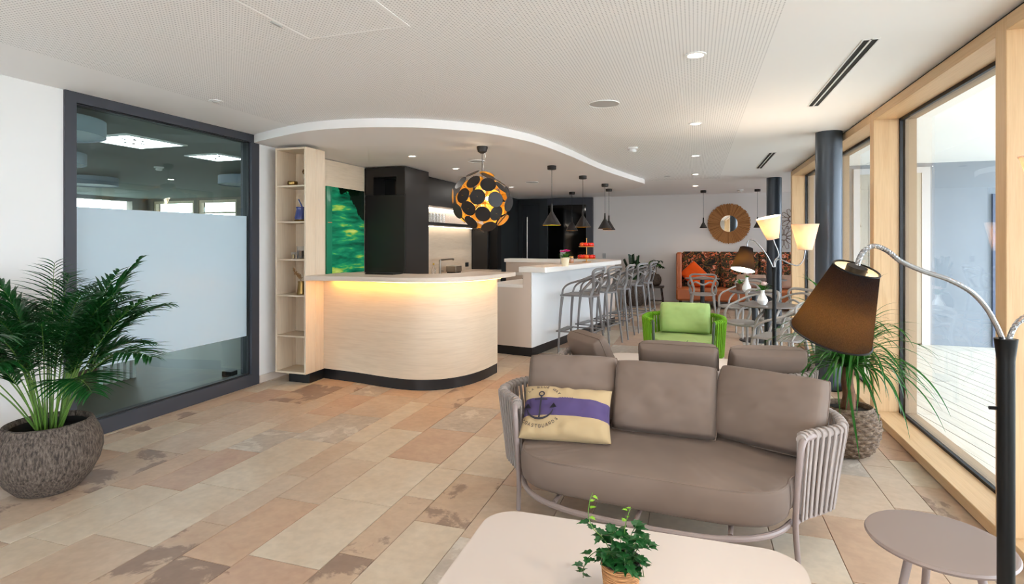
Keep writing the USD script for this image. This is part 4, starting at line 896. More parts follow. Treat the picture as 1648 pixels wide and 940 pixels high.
def seat_cushion(a0, a, bf, bb_, cy, z0, z1, seed, nf=5.0, nb=3.0, d0=.0, d1=.28):
    """thick oval cushion with rounded rim and slight puckers"""
    na, prof = 220, [(0.0, z0 + .004), (.90, z0), (.96, z0 + .010), (.988, z0 + .03), (1.0, z0 * .6 + z1 * .4), (1.0, z0 * .3 + z1 * .7), (.996, z1 - .02), (.99, z1 - .009), (.982, z1 - .003), (.970, z1 + .0), (.94, z1 + .002), (.91, z1 + .003), (.87, z1 + .005), (.8, z1 + .007), (.7, z1 + .009), (.5, z1 + .013), (.3, z1 + .016), (.1, z1 + .017), (0, z1 + .017)]
    gs = np.linspace(0, 2 * PI, na, endpoint=False); fn = plan(a0, a, bf, bb_, cy, nf, nb, d0, d1); gs, _ = arc_len_param(fn, 0, 2 * PI, na + 1); gs = gs[:-1]; out = np.array([fn(g) for g in gs]); V = []
    for s, z in prof:
        p = np.stack([out[:, 0] * s, cy + (out[:, 1] - cy) * s, np.full(na, z)], 1)
        if s > 0 and z > (z0 + z1) / 2:
            w = (meshkit.noise(np.stack([gs * 14, np.full(na, seed), np.full(na, s * 3)], 1), seed) - .5); p[:, 2] += w * .014 * (s ** 3) * (s < .975); 
            p[:, 2] += (meshkit.fbm(p * 5 + seed, 3, seed) - .5) * .022
        V.append(p)
    n_ = len(prof); V = np.vstack(V); i = np.arange(n_ - 1)[:, None]; j = np.arange(na)[None]
    A_ = i * na + j; B = i * na + (j + 1) % na; C = (i + 1) * na + (j + 1) % na; D = (i + 1) * na + j
    m = trimesh.Trimesh(V, np.concatenate([np.stack([A_, B, C], -1).reshape(-1, 3), np.stack([A_, C, D], -1).reshape(-1, 3)]), process=False)
    m.update_faces(m.area_faces > 1e-12); return m
def piping(w, h, t_, sq=.06):
    u = np.linspace(-1, 1, 40); e = [(x, -1) for x in u] + [(1, x) for x in u] + [(-x, 1) for x in u] + [(-1, -x) for x in u]
    P = []
    for X, Z in e:
        r = max(abs(X), abs(Z)); k = 1 - sq * (min(abs(X), abs(Z)) / r) ** 6 * .5; P.append((X * k * w / 2, 0, Z * k * h / 2))
    return tube(np.array(P), .004, 6, closed=True)
def loose_cushion(name, label, mat, root_xy, rz, lx, ly, lz, w, h, th, lean, twist=0, seed=0, group=None, cat_='cushion', pipe=True, plump=.42):
    """local placement (lx, ly, lz = bottom centre) on a seat whose origin and rotation are given"""
    a = math.radians(rz); R2 = np.array([[math.cos(a), -math.sin(a)], [math.sin(a), math.cos(a)]]); c = np.array(root_xy) + R2 @ np.array([lx, ly])
    t = thing(name, label, cat_, (c[0], c[1], lz), rz + twist, group, tilt=-lean)
    m = move(cushion(w, h, th, seed, plump=plump), (0, 0, h / 2)); obj('cover', m, mat, t, smooth=40)
    if pipe: obj('piping', move(piping(w, h, th), (0, 0, h / 2)), mat, t, smooth=40)
    return t
TG = 'taupe rope sofas'
s1 = (-.236, 2.842); s1r = -4.75
sofa = thing('rope_sofa', 'taupe rope sofa facing the viewer, nearest in the lounge', 'sofa', (s1[0], s1[1], 0), s1r)
rope_seat(sofa, .69, .885, .60, .43, .29, .0, .562, .185, .675, 'taupe_rope', 'taupe_metal', .0385)
def seat_pad(label, loc, rz, mat, *args, **kw):
    t = thing('seat_cushion', label, 'seat cushion', (loc[0], loc[1], 0), rz); obj('cover', seat_cushion(*args, **kw), mat, t, smooth=50)
    a0, a_, bf, bb_, cy, z0, z1 = args[:7]; fn = plan(a0, a_, bf, bb_, cy, kw.get('nf', 5.0), kw.get('nb', 3.0), .0, .28); gs, _ = arc_len_param(fn, 0, 2 * PI, 161)
    for z, s in ((z1 - .006, .986),): obj('piping', tube(np.array([[fn(g)[0] * s, cy + (fn(g)[1] - cy) * s, z] for g in gs[:-1]]), .0042, 6, closed=True), mat, t)
    return t
seat_pad('large oval taupe seat cushion of the nearest sofa', s1, s1r, 'taupe_fabric', .655, .80, .515, .37, .29, .205, .378, 1)
for n, (lx, ly, tw, w, lb) in enumerate([(-.475, .33, 13, .53, 'left'), (.035, .325, 1, .56, 'middle'), (.535, .325, -20, .55, 'right')]):
    loose_cushion('back_cushion', 'taupe back cushion of the nearest sofa, the %s one of three' % lb, 'taupe_fabric', s1, s1r, lx, ly, .395, w, .395, .19, [27, 27, 26][n], tw, n + 2, plump=.24)
# throw pillow with an anchor print
pw_, ph_ = .49, .325
a = math.radians(s1r)
t = thing('throw_pillow', 'canvas throw pillow with a purple stripe and anchor print in the sofa corner', 'pillow', (-.655, 2.885, .402), 7, tilt=-50)
pc = move(cushion(pw_, ph_, .14, 33, n=26, plump=.5, square=.0, crease=.035, ears=.05), (0, 0, ph_ / 2)); v = pc.vertices; f_ = pc.faces; cz = v[f_].mean(1)[:, 2]
band_ = (cz > .108) & (cz < .218)
obj('canvas', trimesh.Trimesh(v, f_[~band_], process=False), 'pillow_canvas', t, smooth=40); obj('stripe', trimesh.Trimesh(v, f_[band_], process=False), 'pillow_purple', t, smooth=40, label='purple stripe across the middle')
def drape(m, x0, z0, off=.0016):
    """lays flat lettering (in xy) on the pillow's front"""
    V = np.array(m.vertices); X, Z = V[:, 0] + x0, V[:, 1] + z0
    d = np.clip((1 - np.abs(X / (pw_ / 2)) ** 4) * (1 - np.abs((Z - ph_ / 2) / (ph_ / 2)) ** 4), 0, 1) ** .5
    return trimesh.Trimesh(np.stack([X, -(d * .075 + .007 + V[:, 2]), Z], 1), m.faces, process=False)
def arc_text(s, h_, cx_, cz_, R_, a0, da, flip=False):
    ms = []
    for k_, ch in enumerate(s):
        if ch == ' ': continue
        g = a0 + da * k_; m = meshkit.text_mesh(ch, h_, .0008); m = move(m, (-m.vertices[:, 0].mean(), 0, 0)); ang = (g - 90) if not flip else (g + 90)
        m = rot(m, (0, 0, 1), ang); ms.append(drape(move(m, (R_ * math.cos(math.radians(g)), R_ * math.sin(math.radians(g)), 0)), cx_, cz_))
    return ms
ax_, az_ = -.135, .163
obj('lettering', arc_text('LA BLUE WAY', .016, ax_, az_, .112, 128, -9.0), 'charcoal_print', t, smooth=False, label='dark arched lettering above the anchor'); obj('lettering', arc_text('COASTGUARDS', .016, ax_, az_, .132, 228, 9.0, True), 'charcoal_print', t, smooth=False, label='dark arched lettering below the anchor')
an = [tube(np.array([[0, z, 0] for z in np.linspace(-.085, .055, 12)]), .0052, 6), tube(np.array([[math.cos(q) * .014, .069 + math.sin(q) * .014, 0] for q in np.linspace(0, 2 * PI, 20)]), .0038, 6), tube(np.array([[x, .034, 0] for x in np.linspace(-.035, .035, 6)]), .0045, 6),
      tube(np.array([[math.sin(q) * .072, -.012 - math.cos(q) * .072, 0] for q in np.linspace(-1.35, 1.35, 24)]), np.concatenate([np.linspace(.003, .0075, 12), np.linspace(.0075, .003, 12)]), 6)]
for sx in (-1, 1): an.append(trimesh.Trimesh(np.array([[sx * .088, -.012, 0], [sx * .05, -.022, 0], [sx * .071, .014, 0], [sx * .088, -.012, .001], [sx * .05, -.022, .001], [sx * .071, .014, .001]]), np.array([[0, 1, 2], [3, 4, 5], [2, 1, 0], [5, 4, 3]]), process=False))
for m in an: m.vertices[:, 2] *= .12
obj('anchor_print', [drape(m, ax_, az_, .002) for m in an], 'charcoal_print', t, smooth=False, label='dark anchor emblem on the stripe')
# second sofa, back to back
s2 = (-.105, 4.68); s2r = 180 - 1.5
sofa2 = dup(sofa, 'taupe rope sofa facing away, back to back with the nearest sofa', (s2[0], s2[1], 0), s2r)
seat_pad('large oval taupe seat cushion of the sofa facing away', s2, s2r, 'taupe_fabric', .655, .80, .515, .37, .29, .205, .378, 6)
for n, (lx, ly, tw, w, lb) in enumerate([(-.555, .40, 12, .50, 'right'), (-.0, .43, 0, .54, 'middle'), (.60, .27, -48, .46, 'left')]):
    loose_cushion('back_cushion', 'taupe back cushion of the sofa facing away, %s' % {'right': 'nearest the drooping plant', 'middle': 'in the middle below the green armchair', 'left': 'tilted at the end nearest the bar'}[lb], 'taupe_fabric', s2, s2r, lx, ly, .395, w, .36, .18, 24, tw, n + 12, plump=.24)
# green armchair
g1 = (-.128, 6.30)
arm = thing('rope_armchair', 'bright green rope armchair facing the viewer', 'armchair', (g1[0], g1[1], 0), 0)
rope_seat(arm, .385, .43, .40, .46, .33, .02, .58, .19, .36, 'green_rope', 'green_frame', .041, nf=3.0, nb=2.6)
seat_pad('pale green round seat cushion of the armchair', g1, 0, 'green_fabric', .345, .375, .37, .39, .33, .21, .375, 3, nf=3.0, nb=2.4)
loose_cushion('back_cushion', 'pale green back cushion of the armchair', 'green_fabric', g1, 0, .012, .48, .39, .55, .35, .20, 12, 0, 21, plump=.30)

# ================================================================== TABLES
t = thing('coffee_table', 'low table with a pale rounded top in the foreground', 'coffee table', (-.215, 1.62, 0), .6)
def rrect(w, d, r): return Polygon([(-w / 2 + r, -d / 2 + r), (w / 2 - r, -d / 2 + r), (w / 2 - r, d / 2 - r), (-w / 2 + r, d / 2 - r)]).buffer(r, 12)
obj('tabletop', prism(rrect(1.15, 1.15, .13), .325, .35, .005), 'stone_top', t, smooth=25)
for sx in (-1, 1):
    for sy in (-1, 1): obj('leg', cyl((sx * .38, sy * .38, .325), (sx * .46, sy * .46, 0), .016, 12, .011), 'taupe_metal', t)
obj('frame', [cyl((-.38, -.38, .315), (.38, .38, .315), .012, 8), cyl((-.38, .38, .315), (.38, -.38, .315), .012, 8)], 'taupe_metal', t)
t = thing('coffee_table', 'low pale table between the sofa facing away and the green armchair', 'coffee table', (-.20, 5.29, 0), 0)
obj('tabletop', prism(rrect(1.10, .46, .10), .345, .37, .004), 'stone_top', t, smooth=25); obj('edge_band', prism(rrect(1.07, .43, .09), .325, .345), 'bark', t)
for sx in (-1, 1):
    for sy in (-1, 1): obj('leg', cyl((sx * .42, sy * .14, .33), (sx * .47, sy * .19, 0), .016, 12, .011), 'taupe_metal', t)
def side_table(label, loc, r, h_, rz):
    t = thing('side_table', label, 'side table', loc, rz)
    obj('tabletop', lathe([(0, h_ - .022), (r - .02, h_ - .022), (r - .006, h_ - .018), (r, h_ - .009), (r - .004, h_ - .002), (r - .012, h_), (0, h_)], 64), 'taupe_top', t)
    for k in range(3):
        a = k * 2 * PI / 3; obj('leg', cyl((math.cos(a) * .10, math.sin(a) * .10, h_ - .02), (math.cos(a) * r * .98, math.sin(a) * r * .98, 0), .0135, 12, .011), 'taupe_metal', t)
side_table('round taupe side table beside the lamp pole in the foreground', (.776, 2.242, 0), .212, .45, 205)
side_table('round taupe side table behind the sofa facing away', (.60, 5.62, 0), .20, .45, 60)

# ================================================================== LAMPS
def gooseneck_lamp(label, pole, arms, pole_top):
    t = thing('floor_lamp', label, 'floor lamp', (pole[0], pole[1], 0)); o_ = np.array([pole[0], pole[1], 0.0])
    obj('base', lathe([(0, 0), (.145, 0), (.145, .012), (.13, .02), (.03, .026), (.022, .04), (0, .04)], 40), 'black_matt', t)
    obj('pole', lathe([(.0165, .03), (.0165, pole_top - .05), (.0175, pole_top - .04), (.022, pole_top), (0, pole_top)], 24), 'black_matt', t)
    obj('switch', move(cyl((-.014, 0, 0), (-.032, 0, 0), .004, 8), (0, 0, pole_top - .16)), 'black_matt', t)
    for n, (pts, s0, s1_, r0, r1, col, pw_) in enumerate(arms):
        P = smooth_path([np.array(p) - o_ for p in pts], 14); obj('gooseneck', tube(P, .0056 + .0005 * np.sin(np.arange(len(P)) * 2.6), 10), 'chrome', t)
        s0, s1_ = np.array(s0) - o_, np.array(s1_) - o_; ax = s1_ - s0; H = np.linalg.norm(ax); ax = ax / H
        Tm = trimesh.geometry.align_vectors((0, 0, 1), ax); Tm[:3, 3] = s0
        sh = lathe([(r0 - .0012, 0), (r0, .0), (r1, H), (r1 - .0012, H), (r0 - .0012, 0)], 48); sh.apply_transform(Tm); s_ = obj('shade', sh, 'shade_' + col, t, smooth=40, label='%s fabric shade' % col)
        if col == 'black':
            ln = lathe([(r0 - .003, .001), (r1 - .003, H - .001)], 48); ln.apply_transform(Tm); obj('lining', ln, 'shade_lining', s_, smooth=40, label='cream lining inside the dark shade')
        q = np.linspace(0, 2 * PI, 48, endpoint=False)
        for rr, zz in ((r0, 0), (r1, H)):
            tr = tube(np.stack([np.cos(q) * rr, np.sin(q) * rr, 0 * q + zz], 1), .0022, 6, closed=True); tr.apply_transform(Tm); obj('trim_ring', tr, 'black_matt' if col == 'black' else 'shade_white', s_)
        hd = cat([lathe([(0, -.006), (.021, -.006), (.021, .03), (0, .03)], 20)] + [cyl((math.cos(q) * .015, math.sin(q) * .015, .012), (math.cos(q) * r0, math.sin(q) * r0, .012), .0016, 5) for q in (0, 2.09, 4.19)]); hd.apply_transform(Tm); obj('lamp_holder', hd, 'black_matt', t)
        b = move(lathe([(0, 0), (.012, .0), (.016, .02), (.024, .04), (.026, .055), (.018, .075), (0, .082)], 16), (0, 0, .03)); b.apply_transform(Tm); obj('bulb', b, 'bulb_warm', t)
        c = s0 + ax * min(H * .62, .125); ball_light(t, c, .02, pw_ * .45, (1.0, .88, .70) if col == 'black' else (1.0, .82, .62), 'bulb_light_%s' % 'abc'[n])
    return t
gooseneck_lamp('slim black floor lamp with one dark and two glowing white shades, behind the sofas', (.639, 5.258), [
    ([(.634, 5.256, 1.21), (.599, 5.244, 1.292), (.558, 5.231, 1.361), (.493, 5.21, 1.44), (.447, 5.195, 1.462), (.422, 5.187, 1.44), (.417, 5.185, 1.393)], (.414, 5.184, 1.390), (.380, 5.132, 1.207), .051, .099, 'black', 1100),
    ([(.639, 5.258, 1.21), (.639, 5.258, 1.276), (.674, 5.269, 1.324), (.664, 5.266, 1.377), (.644, 5.259, 1.425), (.629, 5.254, 1.472)], (.629, 5.254, 1.472), (.588, 5.23, 1.652), .048, .098, 'white', 900),
    ([(.644, 5.259, 1.21), (.654, 5.262, 1.281), (.694, 5.276, 1.292), (.76, 5.297, 1.26), (.83, 5.32, 1.244), (.876, 5.335, 1.292), (.891, 5.34, 1.377)], (.891, 5.34, 1.377), (.888, 5.339, 1.594), .055, .108, 'white', 420)], 1.228)
gooseneck_lamp('black floor lamp with a large dark glowing shade in the right foreground', (.672, 1.566), [
    ([(.669, 1.565, 1.215), (.65, 1.559, 1.261), (.626, 1.551, 1.303), (.593, 1.54, 1.337), (.546, 1.524, 1.363), (.492, 1.507, 1.382), (.445, 1.492, 1.404), (.415, 1.482, 1.428), (.388, 1.473, 1.439), (.367, 1.466, 1.43), (.353, 1.455, 1.411), (.343, 1.437, 1.388)], (.341, 1.430, 1.388), (.2995, 1.478, 1.232), .047, .0865, 'black', 1100),
    ([(.675, 1.567, 1.215), (.687, 1.57, 1.249), (.703, 1.576, 1.268), (.73, 1.585, 1.281), (.775, 1.600, 1.295), (.845, 1.623, 1.35), (.838, 1.622, 1.445)], (.837, 1.621, 1.45), (.823, 1.614, 1.655), .05, .098, 'white', 420),
    ([(.676, 1.572, 1.215), (.71, 1.59, 1.27), (.80, 1.64, 1.30), (.92, 1.70, 1.34), (.98, 1.745, 1.45)], (.982, 1.747, 1.455), (1.0, 1.76, 1.65), .05, .098, 'white', 420)], 1.228)

# ================================================================== CAFE AREA
def cafe_table(label, loc, r):
    t = thing('cafe_table', label, 'table', loc)
    obj('tabletop', lathe([(0, .70), (r - .02, .70), (r, .708), (r, .716), (r - .004, .72), (0, .72)], 56), 'table_top_dark', t)
    obj('pole', lathe([(.04, .02), (.04, .69), (.075, .70)], 28), 'tabletop_pole', t); obj('base', lathe([(0, 0), (.21, 0), (.21, .012), (.19, .02), (0, .024)], 40), 'tabletop_pole', t)
    return t
TB = [(.796, 7.086, .325), (.82, 8.87, .355), (.13, 11.75, .33), (1.32, 11.75, .33)]
for (x_, y_, r), lb in zip(TB, ['round dark cafe table with the larger white flower vase, nearest the viewer', 'round dark cafe table with the slim white vase, behind the nearest one', 'small round cafe table in front of the left half of the bench', 'small round cafe table in front of the right half of the bench']):
    cafe_table(lb, (x_, y_, 0), r)
ch = thing('cafe_chair', 'grey cafe chair with interlaced back tucked under the left half of the nearest cafe table', 'chair', (.62, 7.36, 0), -42)
weave_chair(ch, .46, .38, 'pale_chair_plastic', leg_bottom_r=.013)
for lb, x_, y_, rz in [('grey cafe chair right in front of the nearest cafe table, beside the dark column',   .82, 6.36, -118), ('grey cafe chair at the window side behind the nearest cafe table', 1.05, 7.72, -60),
                      ('grey cafe chair behind the second cafe table', .62, 9.18, -40), ('grey cafe chair with its back to the viewer in front of the bench', .13, 11.15, 180)]:
    dup(ch, lb, (x_, y_, 0), rz)
t = thing('flower_vase', 'round white vase with a pale rose on the nearest cafe table', 'vase', (.73, 7.02, .72))
obj('body', lathe([(0, 0), (.035, 0), (.056, .03), (.06, .055), (.045, .09), (.024, .125), (.02, .15), (.026, .17), (.022, .17), (.016, .15), (0, .14)], 28), 'porcelain', t); flowers(t, .165, 2, .10, .07, 'petal_white', 5, .05)
t = thing('flower_vase', 'slim white vase with a pale rose on the second cafe table', 'vase', (.70, 8.74, .72))
obj('body', lathe([(0, 0), (.042, 0), (.062, .035), (.06, .075), (.038, .12), (.022, .17), (.022, .20), (.028, .215), (.024, .215), (.018, .19), (0, .17)], 28), 'porcelain', t); flowers(t, .20, 2, .06, .06, 'petal_white', 8, .045)
t = thing('small_planter', 'small brown pot with a leafy plant behind the slim white vase', 'potted plant', (.63, 8.99, .72)); obj('pot', lathe([(0, 0), (.05, 0), (.062, .10), (.056, .10), (.05, .085), (0, .085)], 24), 'bark', t); flowers(t, .09, 1, .10, .05, 'petal_white', 12, .02)

# ---- bench
t = thing('banquette', 'long cognac leather bench with a high floral print back along the far wall', 'bench', (-.40, 12.62, 0)); W = 3.3
obj('end_panel', bx(0, .11, .18, .84, .16, 1.20, .02), 'cognac_leather', t)
for k in range(4):
    obj('back_panel', bx(.115 + k * .80, .91 + k * .80, .62, .80, .40, 1.215, .03), 'floral_fabric', t, smooth=40); obj('seat', bx(.0 + k * .80 + (.0 if k else 0), .795 + k * .80, .0, .66, .17, .44, .04), 'cognac_leather', t, smooth=40)
for k in range(5): obj('foot', [bx(.06 + k * .78, .11 + k * .78, .06, .11, 0, .17), bx(.06 + k * .78, .11 + k * .78, .60, .65, 0, .17)], 'dark_wood', t, smooth=False)
obj('stitch_line', tube(np.array([[.12, .616, .82], [W, .616, .82]]), .004, 6), 'dark_wood', t)
B0 = (-.40, 12.62)
def bcush(name, label, mat, lx, ly, w, h, th, lean, tw, seed, roll=0):
    t = thing(name, label, 'cushion', (B0[0] + lx, B0[1] + ly, .445), tw, tilt=-lean); m = cushion(w, h, th, seed, plump=.45, square=.04)
    if roll: m = rot(m, (0, 1, 0), roll); m = move(m, (0, 0, -m.vertices[:, 2].min()))
    else: m = move(m, (0, 0, h / 2))
    obj('cover', m, mat, t, smooth=40)
bcush('bench_cushion', 'orange cushion standing on its corner at the left end of the bench', 'orange_fabric', .36, .38, .42, .42, .14, 12, 0, 41, 45)
bcush('bench_cushion', 'orange cushion lying flat against the bench back beside the tilted orange one', 'orange_fabric', .60, .36, .46, .26, .14, 20, -6, 42)
bcush('bench_cushion', 'floral print cushion on the bench between the orange and beige cushions', 'floral_fabric', 1.16, .42, .36, .34, .14, 14, 0, 43)
bcush('bench_cushion', 'long beige cushion on the bench behind the dark lamp shade', 'beige_fabric', 1.52, .40, .62, .30, .17, 16, 0, 44)
bcush('bench_cushion', 'beige cushion at the right end of the bench by the column', 'beige_fabric', 2.35, .40, .5, .30, .17, 16, 0, 45)
# ---- mirror and wire flowers on the far wall
t = thing('mirror', 'round mirror in a wide frame of radiating brown reeds on the far wall', 'mirror', (.712, YB - .002, 1.843)); rng = random.Random(3)
def ring_y(r0, r1, y0, y1, seg=96):
    m = lathe([(r0, y0), (r1, y0), (r1, y1), (r0, y1), (r0, y0)], seg); v = m.vertices; return trimesh.Trimesh(np.stack([v[:, 0], -v[:, 2], v[:, 1]], 1), m.faces, process=False)
obj('backing', ring_y(.17, .425, .0, .012), 'mirror_reed', t); gm = lathe([(0, .014), (.19, .014), (.19, .0), (0, .0)], 64); v = gm.vertices; obj('glass', trimesh.Trimesh(np.stack([v[:, 0], -v[:, 2], v[:, 1]], 1), gm.faces, process=False), 'mirror_glass', t)
obj('rim', tube(np.array([[math.cos(q) * .192, -.018, math.sin(q) * .192] for q in np.linspace(0, 2 * PI, 64, endpoint=False)]), .008, 8, closed=True), 'mirror_reed', t)
plain('reed_dark', '#9a6638', .75); plain('reed_light', '#bf8850', .7)
for k in range(260):
    a = k * 2 * PI / 260 + rng.uniform(-.006, .006); r1 = .445 + rng.uniform(-.015, .015); d = np.array([math.cos(a), 0, math.sin(a)])
    obj('reed', tube(np.array([d * .195 + [0, -.016, 0], d * r1 + [0, -.014 - rng.random() * .006, 0]]), [.003, .0064], 6), rng.choice(['mirror_reed', 'mirror_reed', 'reed_light', 'reed_dark']), t)
for lb, cx_, cz_, s in [('rust coloured wire flower wall ornament, lower one partly behind the column', 1.83, 1.53, .25), ('rust coloured wire flower wall ornament, upper one beside the window post', 1.98, 1.93, .22)]:
    t = thing('wire_flower', lb, 'wall art', (cx_, YB - .02, cz_))
    for k in range(10):
        a = k * 2 * PI / 10; d = np.array([math.cos(a), 0, math.sin(a)]); e = np.array([-d[2], 0, d[0]])
        obj('petal_wire', tube(smooth_path([d * .06 * s / .3, d * .16 * s / .3 + e * .035, d * s * .95 + e * .03, d * s, d * s * .95 - e * .03, d * .16 * s / .3 - e * .035], 4, True), .005, 5, closed=True), 'wire_rust', t)
    obj('hub_wire', tube(np.array([[math.cos(q) * .06, 0, math.sin(q) * .06] for q in np.linspace(0, 2 * PI, 24, endpoint=False)]), .006, 5, closed=True), 'wire_rust', t)
t = thing('light_switch', 'small grey switch plate on the far wall beside the dark partition', 'switch', (-2.08, YB, 1.10)); obj('plate', bx(-.04, .04, -.01, 0, -.06, .06, .002), 'vent_grey', t); obj('rocker', bx(-.025, .025, -.016, -.009, -.03, .03, .002), 'plaster_grey', t)

# ================================================================== PLANTS
def frond_mesh(base, d0, L, droop, nl, LL, W, seed, stem_part=.35, side=(0, 0, 1)):
    """an arching palm frond: stalk and two ranks of narrow leaflets"""
    rg = random.Random(seed); d = np.array(d0, float); d /= np.linalg.norm(d); P = []; p = np.array(base, float); n_ = 26; ang = d.copy()
    for k in range(n_ + 1):
        P.append(p.copy()); t_ = k / n_; ang = ang + np.array([d0[0], d0[1], 0]) * .0 + np.array([0, 0, -droop * (.2 + 1.6 * t_) / n_]); hd = np.array([d[0], d[1], 0]); ang = ang + hd * droop * .35 * t_ / n_ * 2; ang /= np.linalg.norm(ang); p = p + ang * L / n_
    P = np.array(P); T = np.gradient(P, axis=0); T /= np.linalg.norm(T, axis=1, keepdims=True); leaves = []
    hz = np.cross(T[n_ // 2], (0, 0, 1)); hz = hz / max(np.linalg.norm(hz), 1e-6)
    for k in range(nl):
        t_ = stem_part + (1 - stem_part) * k / (nl - 1); q = np.array([np.interp(t_ * n_, np.arange(n_ + 1), P[:, c]) for c in range(3)]); tt = np.array([np.interp(t_ * n_, np.arange(n_ + 1), T[:, c]) for c in range(3)])
        env = math.sin(PI * min(1, .18 + .82 * ((t_ - stem_part) / (1 - stem_part)) ** .8)) ** .6
        for s in (-1, 1):
            dd = tt * (.55 + .5 * (t_ - stem_part)) + hz * s * .85 + np.array([0, 0, .22]) + np.array([rg.uniform(-.12, .12) for _ in range(3)])
            V, F = leaf(q, dd, (0, 0, 1), LL * max(.35, env) * rg.uniform(.85, 1.12), W, .28 + rg.random() * .2, 4, .35, .8); leaves.append(trimesh.Trimesh(V, F, process=False))
    return P, cat(leaves)
t = thing('potted_palm', 'feathery areca palm in a large carved brown pot by the left window', 'potted plant', (-3.60, 2.29, 0))
prof = [(0, .0), (.13, .0), (.155, .012), (.205, .07), (.245, .15), (.262, .22), (.258, .28), (.238, .34), (.218, .378), (.212, .395), (.20, .40), (.19, .395), (.185, .37)]
obj('pot', lathe(prof, 72), 'carved_pot', t); obj('pot_lining', lathe([(.19, .39), (.185, .33), (.15, .30)], 48), 'inner_black', t); obj('soil', lathe([(.186, .315), (.1, .325), (0, .33)], 32), 'soil', t)
rng = random.Random(21)
specs = []
for k in range(30):
    a = k * 2.399 + rng.uniform(-.3, .3); el = rng.uniform(1.22, 1.52); specs.append((a, el, rng.uniform(.70, 1.02), rng.uniform(1.2, 2.2)))
specs += [(.72, 1.33, 1.10, .9), (.35, 1.25, 1.02, 1.3), (.1, 1.12, .90, 1.7), (2.6, 1.15, .95, 1.3), (-.3, 1.05, .82, 1.8), (3.6, 1.05, .9, 1.7), (1.6, 1.35, 1.0, 1.0), (4.4, 1.1, .85, 1.6)]
for k, (a, el, L, dr) in enumerate(specs):
    b = (math.cos(a) * rng.uniform(.01, .08), math.sin(a) * rng.uniform(.01, .08), .32); d0 = (math.cos(a) * math.cos(el), math.sin(a) * math.cos(el), math.sin(el))
    P, lv = frond_mesh(b, d0, L, dr, 24, .26, .021, 100 + k, .50)
    for arr in (P, lv.vertices): arr[:, 0] = np.where(arr[:, 0] < -.45, -.45 - .16 * np.tanh((-.45 - arr[:, 0]) / .3), arr[:, 0])      # fronds press against the wall
    f_ = obj('frond', lv, 'palm_leaf', t, smooth=False); obj('stalk', tube(P, np.linspace(.005, .0015, len(P)), 6), 'stem_green', f_)
# ponytail palm
t = thing('ponytail_palm', 'drooping strap-leaved plant in a round woven brown pot by the window', 'potted plant', (.985, 4.36, 0))
obj('pot', lathe([(0, 0), (.10, 0), (.12, .01), (.165, .07), (.19, .15), (.195, .21), (.18, .28), (.155, .325), (.148, .335), (.138, .33), (.138, .29)], 64), 'woven_pot', t)
# woven courses standing proud of the pot wall
pr = np.array([(.12, .012), (.165, .07), (.19, .15), (.195, .21), (.18, .28), (.157, .322)])
for r_i, z in enumerate(np.linspace(.035, .305, 11)):
    R_ = np.interp(z, pr[:, 1], pr[:, 0]); nb = 30; q = np.linspace(0, 2 * PI, nb * 4, endpoint=False); ph = (r_i % 2) * PI
    obj('woven_band', tube(np.stack([np.cos(q) * (R_ + .001 + .006 * np.sin(q * nb / 2 + ph)), np.sin(q) * (R_ + .001 + .006 * np.sin(q * nb / 2 + ph)), 0 * q + z], 1), .009, 6, closed=True, flat=(1.15, .6), up=(0, 0, 1)), 'woven_pot', t)
obj('soil', lathe([(.14, .30), (.05, .31), (0, .31)], 24), 'soil', t)
obj('trunk', tube(smooth_path([(0, 0, .29), (.01, 0, .40), (.0, .005, .50), (.012, .0, .60)], 6), np.concatenate([np.linspace(.052, .04, 6), np.linspace(.039, .036, 13)]), 12), 'bark', t)
rng = random.Random(4)
def strap(base, a, el, L, W, droop, seed):
    rg = random.Random(seed); d = np.array([math.cos(a) * math.cos(el), math.sin(a) * math.cos(el), math.sin(el)]); P = [np.array(base, float)]; n_ = 16; sway = rg.uniform(-.5, .5)
    for k in range(n_):
        t_ = k / n_; d = d + np.array([-math.sin(a) * sway * .06, math.cos(a) * sway * .06, -droop * (.35 + 1.2 * t_) / n_ * 2]); d /= np.linalg.norm(d); P.append(P[-1] + d * L / n_)
    P = np.array(P); s = np.array([-math.sin(a), math.cos(a), 0]); tt = np.linspace(0, 1, n_ + 1); w = W / 2 * np.minimum(1, (1 - tt) * 4 + .12) * (1 - .45 * tt); up = np.cross(np.gradient(P, axis=0), s); up /= np.maximum(np.linalg.norm(up, axis=1, keepdims=True), 1e-9)
    V = np.stack([P + s * w[:, None] + up * (.25 * w)[:, None], P, P - s * w[:, None] + up * (.25 * w)[:, None]], 1).reshape(-1, 3); F = []
    for i in range(n_):
        q = i * 3; F += [(q, q + 3, q + 1), (q + 1, q + 3, q + 4), (q + 1, q + 4, q + 2), (q + 2, q + 4, q + 5)]
    return trimesh.Trimesh(V, np.array(F), process=False)
for k in range(190):
    a = k * 2.399 + rng.uniform(-.2, .2); el = rng.uniform(.15, 1.4); L = rng.uniform(.48, .84)
    if math.cos(a) > .55: L *= .72
    if math.cos(a) < -.6: L *= .75
    obj('strap_leaf', strap((.012 + math.cos(a) * .02, math.sin(a) * .02, .585 + rng.random() * .03), a, el, L, rng.uniform(.015, .024), rng.uniform(.7, 1.55), k), 'strap_leaf', t, smooth=False)
